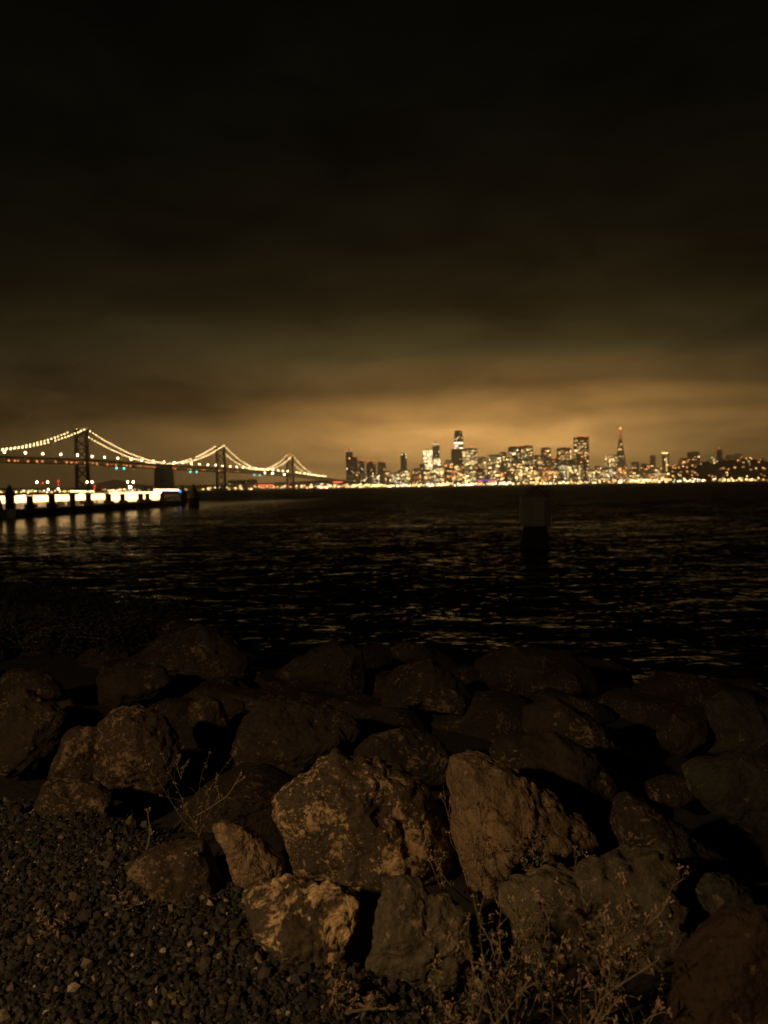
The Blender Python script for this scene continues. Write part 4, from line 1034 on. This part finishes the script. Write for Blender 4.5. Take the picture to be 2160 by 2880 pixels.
gm_ = bpy.data.materials.new('gravel_stone'); gm_.use_nodes = True; t = gm_.node_tree; b = t.nodes['Principled BSDF']; b.inputs['Roughness'].default_value = .85
an = N(t, 'ShaderNodeAttribute'); an.attribute_name = 'stone'
t.links.new(ramp(t, an.outputs['Fac'], [(0, (.006, .005, .0035)), (.4, (.016, .0138, .009)), (.75, (.035, .028, .017)), (.95, (.07, .053, .03)), (.98, (.15, .11, .062)), (1.0, (.42, .33, .21))]), b.inputs['Base Color'])
me.shade_flat(); me.materials.append(gm_)
o = bpy.data.objects.new('gravel', me); COL.objects.link(o); setp(o, 'bed of small grey and brown crushed stones at lower left', 'gravel', kind='stuff')

# ------------------------------------------------------------------ weeds
STEM = pmat('dry_stem', (.13, .095, .05), .8, 30, (.22, .16, .085))
LEAF = pmat('weed_leaf', (.055, .065, .036), .7, 25, (.12, .125, .068))
LEAF2 = pmat('dry_leaf', (.13, .075, .034), .8, 25, (.26, .165, .08))
BUD = pmat('seed_head', (.26, .16, .09), .8, 40, (.40, .28, .17))
def leaf(bm, p, d, ln, wd, rr):
    d = d.normalized(); s = d.cross(Vector((rr.gauss(0, 1), rr.gauss(0, 1), rr.gauss(0, 1)))).normalized(); nrm = s.cross(d)
    m_ = p + d * ln * .5 + nrm * ln * .10; e = p + d * ln - nrm * ln * .12 * rr.random()
    a = bm.verts.new(p); c = bm.verts.new(e); l = bm.verts.new(m_ + s * wd); r_ = bm.verts.new(m_ - s * wd)
    bm.faces.new((a, r_, c, l))
def weed(label, base, tips, seed, leaves=30, leafsize=.02, buds=2, rad=.0022, group='weeds among the boulders', name='weed', dry=.3, fl=.0045):
    """tips: list of world points the stems reach"""
    rr = random.Random(seed); base = Vector(base)
    r = thing(name, label, 'weed', base, 0, group)
    for tip in tips:
        tip = Vector(tip) - base; bs = bmesh.new(); ll = bmesh.new(); l2 = bmesh.new(); pts = []
        side = Vector((rr.gauss(0, 1), rr.gauss(0, 1), rr.gauss(0, .3))).normalized() * tip.length * rr.uniform(.05, .16)
        for i in range(9):
            q = i / 8
            pts.append(tip * q + side * math.sin(q * math.pi) + Vector((rr.gauss(0, 1), rr.gauss(0, 1), rr.gauss(0, 1))) * tip.length * .008)
        tube(bs, pts, rad * rr.uniform(1, 1.5), rad * .6, 4)
        ends = [pts[-1]]
        for k in range(rr.randint(2, 4)):
            i = rr.randint(3, 7); p0 = pts[i]; d = (pts[min(8, i + 1)] - p0).normalized()
            e = p0 + (d + Vector((rr.gauss(0, .6), rr.gauss(0, .6), rr.gauss(.2, .4)))).normalized() * tip.length * rr.uniform(.10, .26)
            mm = (p0 + e) / 2 + Vector((rr.gauss(0, .01), rr.gauss(0, .01), .008)); tube(bs, [p0, mm, e], rad * .7, rad * .4, 4); ends.append(e)
        so = obj('stem', bs, STEM, r)
        for k in range(leaves):
            i = rr.random() ** .8 * 7.99; p = pts[int(i)].lerp(pts[min(8, int(i) + 1)], i % 1)
            if rr.random() < .4: p = p.lerp(rr.choice(ends), rr.random())
            d = Vector((rr.gauss(0, 1), rr.gauss(0, 1), rr.gauss(.3, .7)))
            leaf(l2 if rr.random() < dry else ll, p, d, leafsize * rr.uniform(.6, 1.5), leafsize * rr.uniform(.14, .28), rr)
        if ll.faces: obj('foliage', ll, LEAF, so)
        else: ll.free()
        if l2.faces: obj('dry_foliage', l2, LEAF2, so)
        else: l2.free()
        for e in ends[:buds + 1]:
            bb = bmesh.new()
            for k in range(rr.randint(4, 8)):
                bmesh.ops.create_icosphere(bb, subdivisions=1, radius=fl * rr.uniform(.5, 1), matrix=Matrix.Translation(e + Vector((rr.gauss(0, fl), rr.gauss(0, fl), rr.gauss(0, fl * 1.2)))))
            obj('flower_head', bb, BUD, so)
    return r
def P(px, py, d):
    return EYE + ray(px, py) * d
D0 = 2.45
weed('tall bare weed stem with forked pale buds against the dark gap at right', P(1610, 2520, 2.75), [P(1614, 2382, 2.75)], 1, 5, .014, 4, .0022)
weed('short star-topped weed on the tan cracked boulder', P(1490, 2420, 2.8), [P(1488, 2338, 2.8)], 2, 8, .016, 3, .002)
weed('leafy weed tuft over the right side of the tan boulder foot', P(1505, 2500, 2.7), [P(1500, 2390, 2.7), P(1470, 2420, 2.68), P(1530, 2410, 2.72)], 3, 26, .026, 1, .002)
weed('pink budded weed climbing the face of the tan cracked boulder', P(1350, 2560, 2.62), [P(1365, 2330, 2.6), P(1400, 2380, 2.62), P(1335, 2360, 2.6)], 4, 16, .02, 3, .0022)
weed('long zigzag weed stem crossing the dark gap beside the tan boulder', P(1330, 2540, 2.6), [P(1205, 2390, 2.62), P(1240, 2240, 2.68)], 5, 9, .014, 3, .0022)
weed('weed stalk rising across the big lichen speckled boulder', P(1260, 2540, 2.6), [P(1170, 2330, 2.62), P(1215, 2410, 2.6)], 6, 8, .014, 3, .002)
rw = random.Random(9)
big = []
for k in range(19):
    big.append(P(rw.uniform(1270, 1560), rw.uniform(2520, 2760), rw.uniform(2.1, 2.5)))
weed('dense tangled weed clump at the bottom centre right', P(1420, 2960, 2.15), big, 7, 26, .021, 2, .0024, dry=.35)
weed('dry reddish weed clump in front of the wide grey boulder', P(1640, 2930, 2.2), [P(rw.uniform(1480, 1860), rw.uniform(2540, 2820), rw.uniform(1.95, 2.2)) for k in range(17)], 8, 20, .026, 2, .0024, dry=.6)
weed('low leafy weeds along the bottom edge right of centre', P(1300, 2960, 2.05), [P(rw.uniform(1130, 1500), rw.uniform(2700, 2850), rw.uniform(2.0, 2.2)) for k in range(12)], 10, 26, .021, 1, .002, dry=.4)
weed('thin dry stems standing across the face of the wide grey boulder', P(1720, 2800, 2.05), [P(rw.uniform(1560, 1930), rw.uniform(2430, 2700), rw.uniform(2.1, 2.3)) for k in range(11)], 27, 9, .015, 1, .0012, dry=.6, fl=.005)
weed('sparse weed at the bottom right beside the rusty corner boulder', P(1800, 2940, 2.15), [P(1730, 2760, 2.2), P(1770, 2700, 2.25), P(1860, 2750, 2.2), P(1700, 2840, 2.1)], 11, 18, .024, 2, .002)
weed('grass tuft at the bottom centre beside the pale patched boulder', P(960, 2900, 2.15), [P(930, 2720, 2.2), P(965, 2740, 2.2), P(985, 2770, 2.18), P(1010, 2790, 2.15), P(940, 2790, 2.15), P(1060, 2800, 2.15)], 12, 12, .04, 1, .002, dry=.7)
weed('curled dry twig lying at the bottom centre', P(975, 2850, 2.1), [P(1105, 2835, 2.12)], 13, 3, .014, 0, .0045)
weed('bare pale stalk standing in the gravel at left', P(410, 2400, 3.05), [P(412, 2276, 3.05)], 14, 2, .014, 1, .0042, fl=.005)
weed('long bare branch leaning over the dark gap left of centre', P(545, 2300, 3.4), [P(675, 2172, 3.5)], 15, 6, .016, 2, .004)
weed('feathery weed bush left of the big lichen speckled boulder', P(560, 2350, 3.3), [P(rw.uniform(400, 700), rw.uniform(2110, 2290), rw.uniform(3.3, 3.7)) for k in range(9)], 16, 16, .014, 1, .0010, dry=.45, fl=.004)
weed('small weed on the right side of the round lichen boulder', P(510, 2190, 3.9), [P(505, 2125, 3.9), P(530, 2140, 3.9)], 17, 12, .022, 2, .002)
weed('reddish grass tuft in the gravel at the far left', P(150, 2660, 2.55), [P(rw.uniform(100, 210), rw.uniform(2560, 2640), rw.uniform(2.5, 2.6)) for k in range(7)], 18, 12, .026, 0, .0014, dry=.8)
weed('thin green sprouts in the gravel left of the low grassy boulder', P(350, 2560, 2.7), [P(342, 2515, 2.7), P(320, 2525, 2.7), P(380, 2530, 2.7), P(400, 2540, 2.65)], 19, 6, .03, 0, .0016)
weed('dry grass draped over the low grassy boulder', P(470, 2430, 2.85), [P(rw.uniform(380, 560), rw.uniform(2400, 2480), rw.uniform(2.8, 2.9)) for k in range(8)], 20, 10, .026, 0, .0014, dry=.8)
# dark shrubs on the bank at far left
SHR = pmat('shrub_leaf', (.010, .012, .007), .8, 9, (.022, .025, .014))
for i, (px, py, Y, wd, ht, lab) in enumerate(((60, 1700, 11.5, 1.4, .22, 'black rounded shrub against the water at the left edge'), (190, 1740, 11.0, 1.2, .16, 'low black shrub right of the left edge shrub'),
                                   (330, 1770, 10.6, 1.1, .08, 'lowest black shrub trailing towards the angular boulder'), (60, 1830, 8.5, 1.2, .2, 'dark shrub lower on the bank at the left edge'))):
    p = at(px, py, Y); zb = zt(p.x, Y) - .05; rs = random.Random(60 + i)
    r = thing('shrub', lab, 'shrub', (p.x, Y, zb), 0, 'shrubs on the bank')
    ll = bmesh.new(); bs = bmesh.new()
    H = max(.3, p.z - zb + ht)
    for k in range(26):
        a = rs.uniform(0, 6.28); q = rs.random() ** .5
        e = Vector((math.cos(a) * wd * q, math.sin(a) * wd * .7 * q, H * (1 - .55 * q * q) * rs.uniform(.7, 1)))
        tube(bs, [(0, 0, 0), e * .5 + Vector((0, 0, .08)), e], .012, .004, 4)
        for m in range(95):
            pp = e + Vector((rs.gauss(0, .15), rs.gauss(0, .15), rs.gauss(0, .09) - .04))
            leaf(ll, pp, Vector((rs.gauss(0, 1), rs.gauss(0, 1), rs.gauss(.3, .8))), rs.uniform(.04, .09), rs.uniform(.01, .022), rs)
        for m in range(30):
            pp = e * rs.uniform(.3, 1) + Vector((rs.gauss(0, .1), rs.gauss(0, .1), rs.gauss(0, .06)))
            leaf(ll, pp, Vector((rs.gauss(0, 1), rs.gauss(0, 1), rs.gauss(.3, .8))), rs.uniform(.04, .08), rs.uniform(.01, .02), rs)
    obj('stem', bs, STEM, r); obj('foliage', ll, SHR, r)
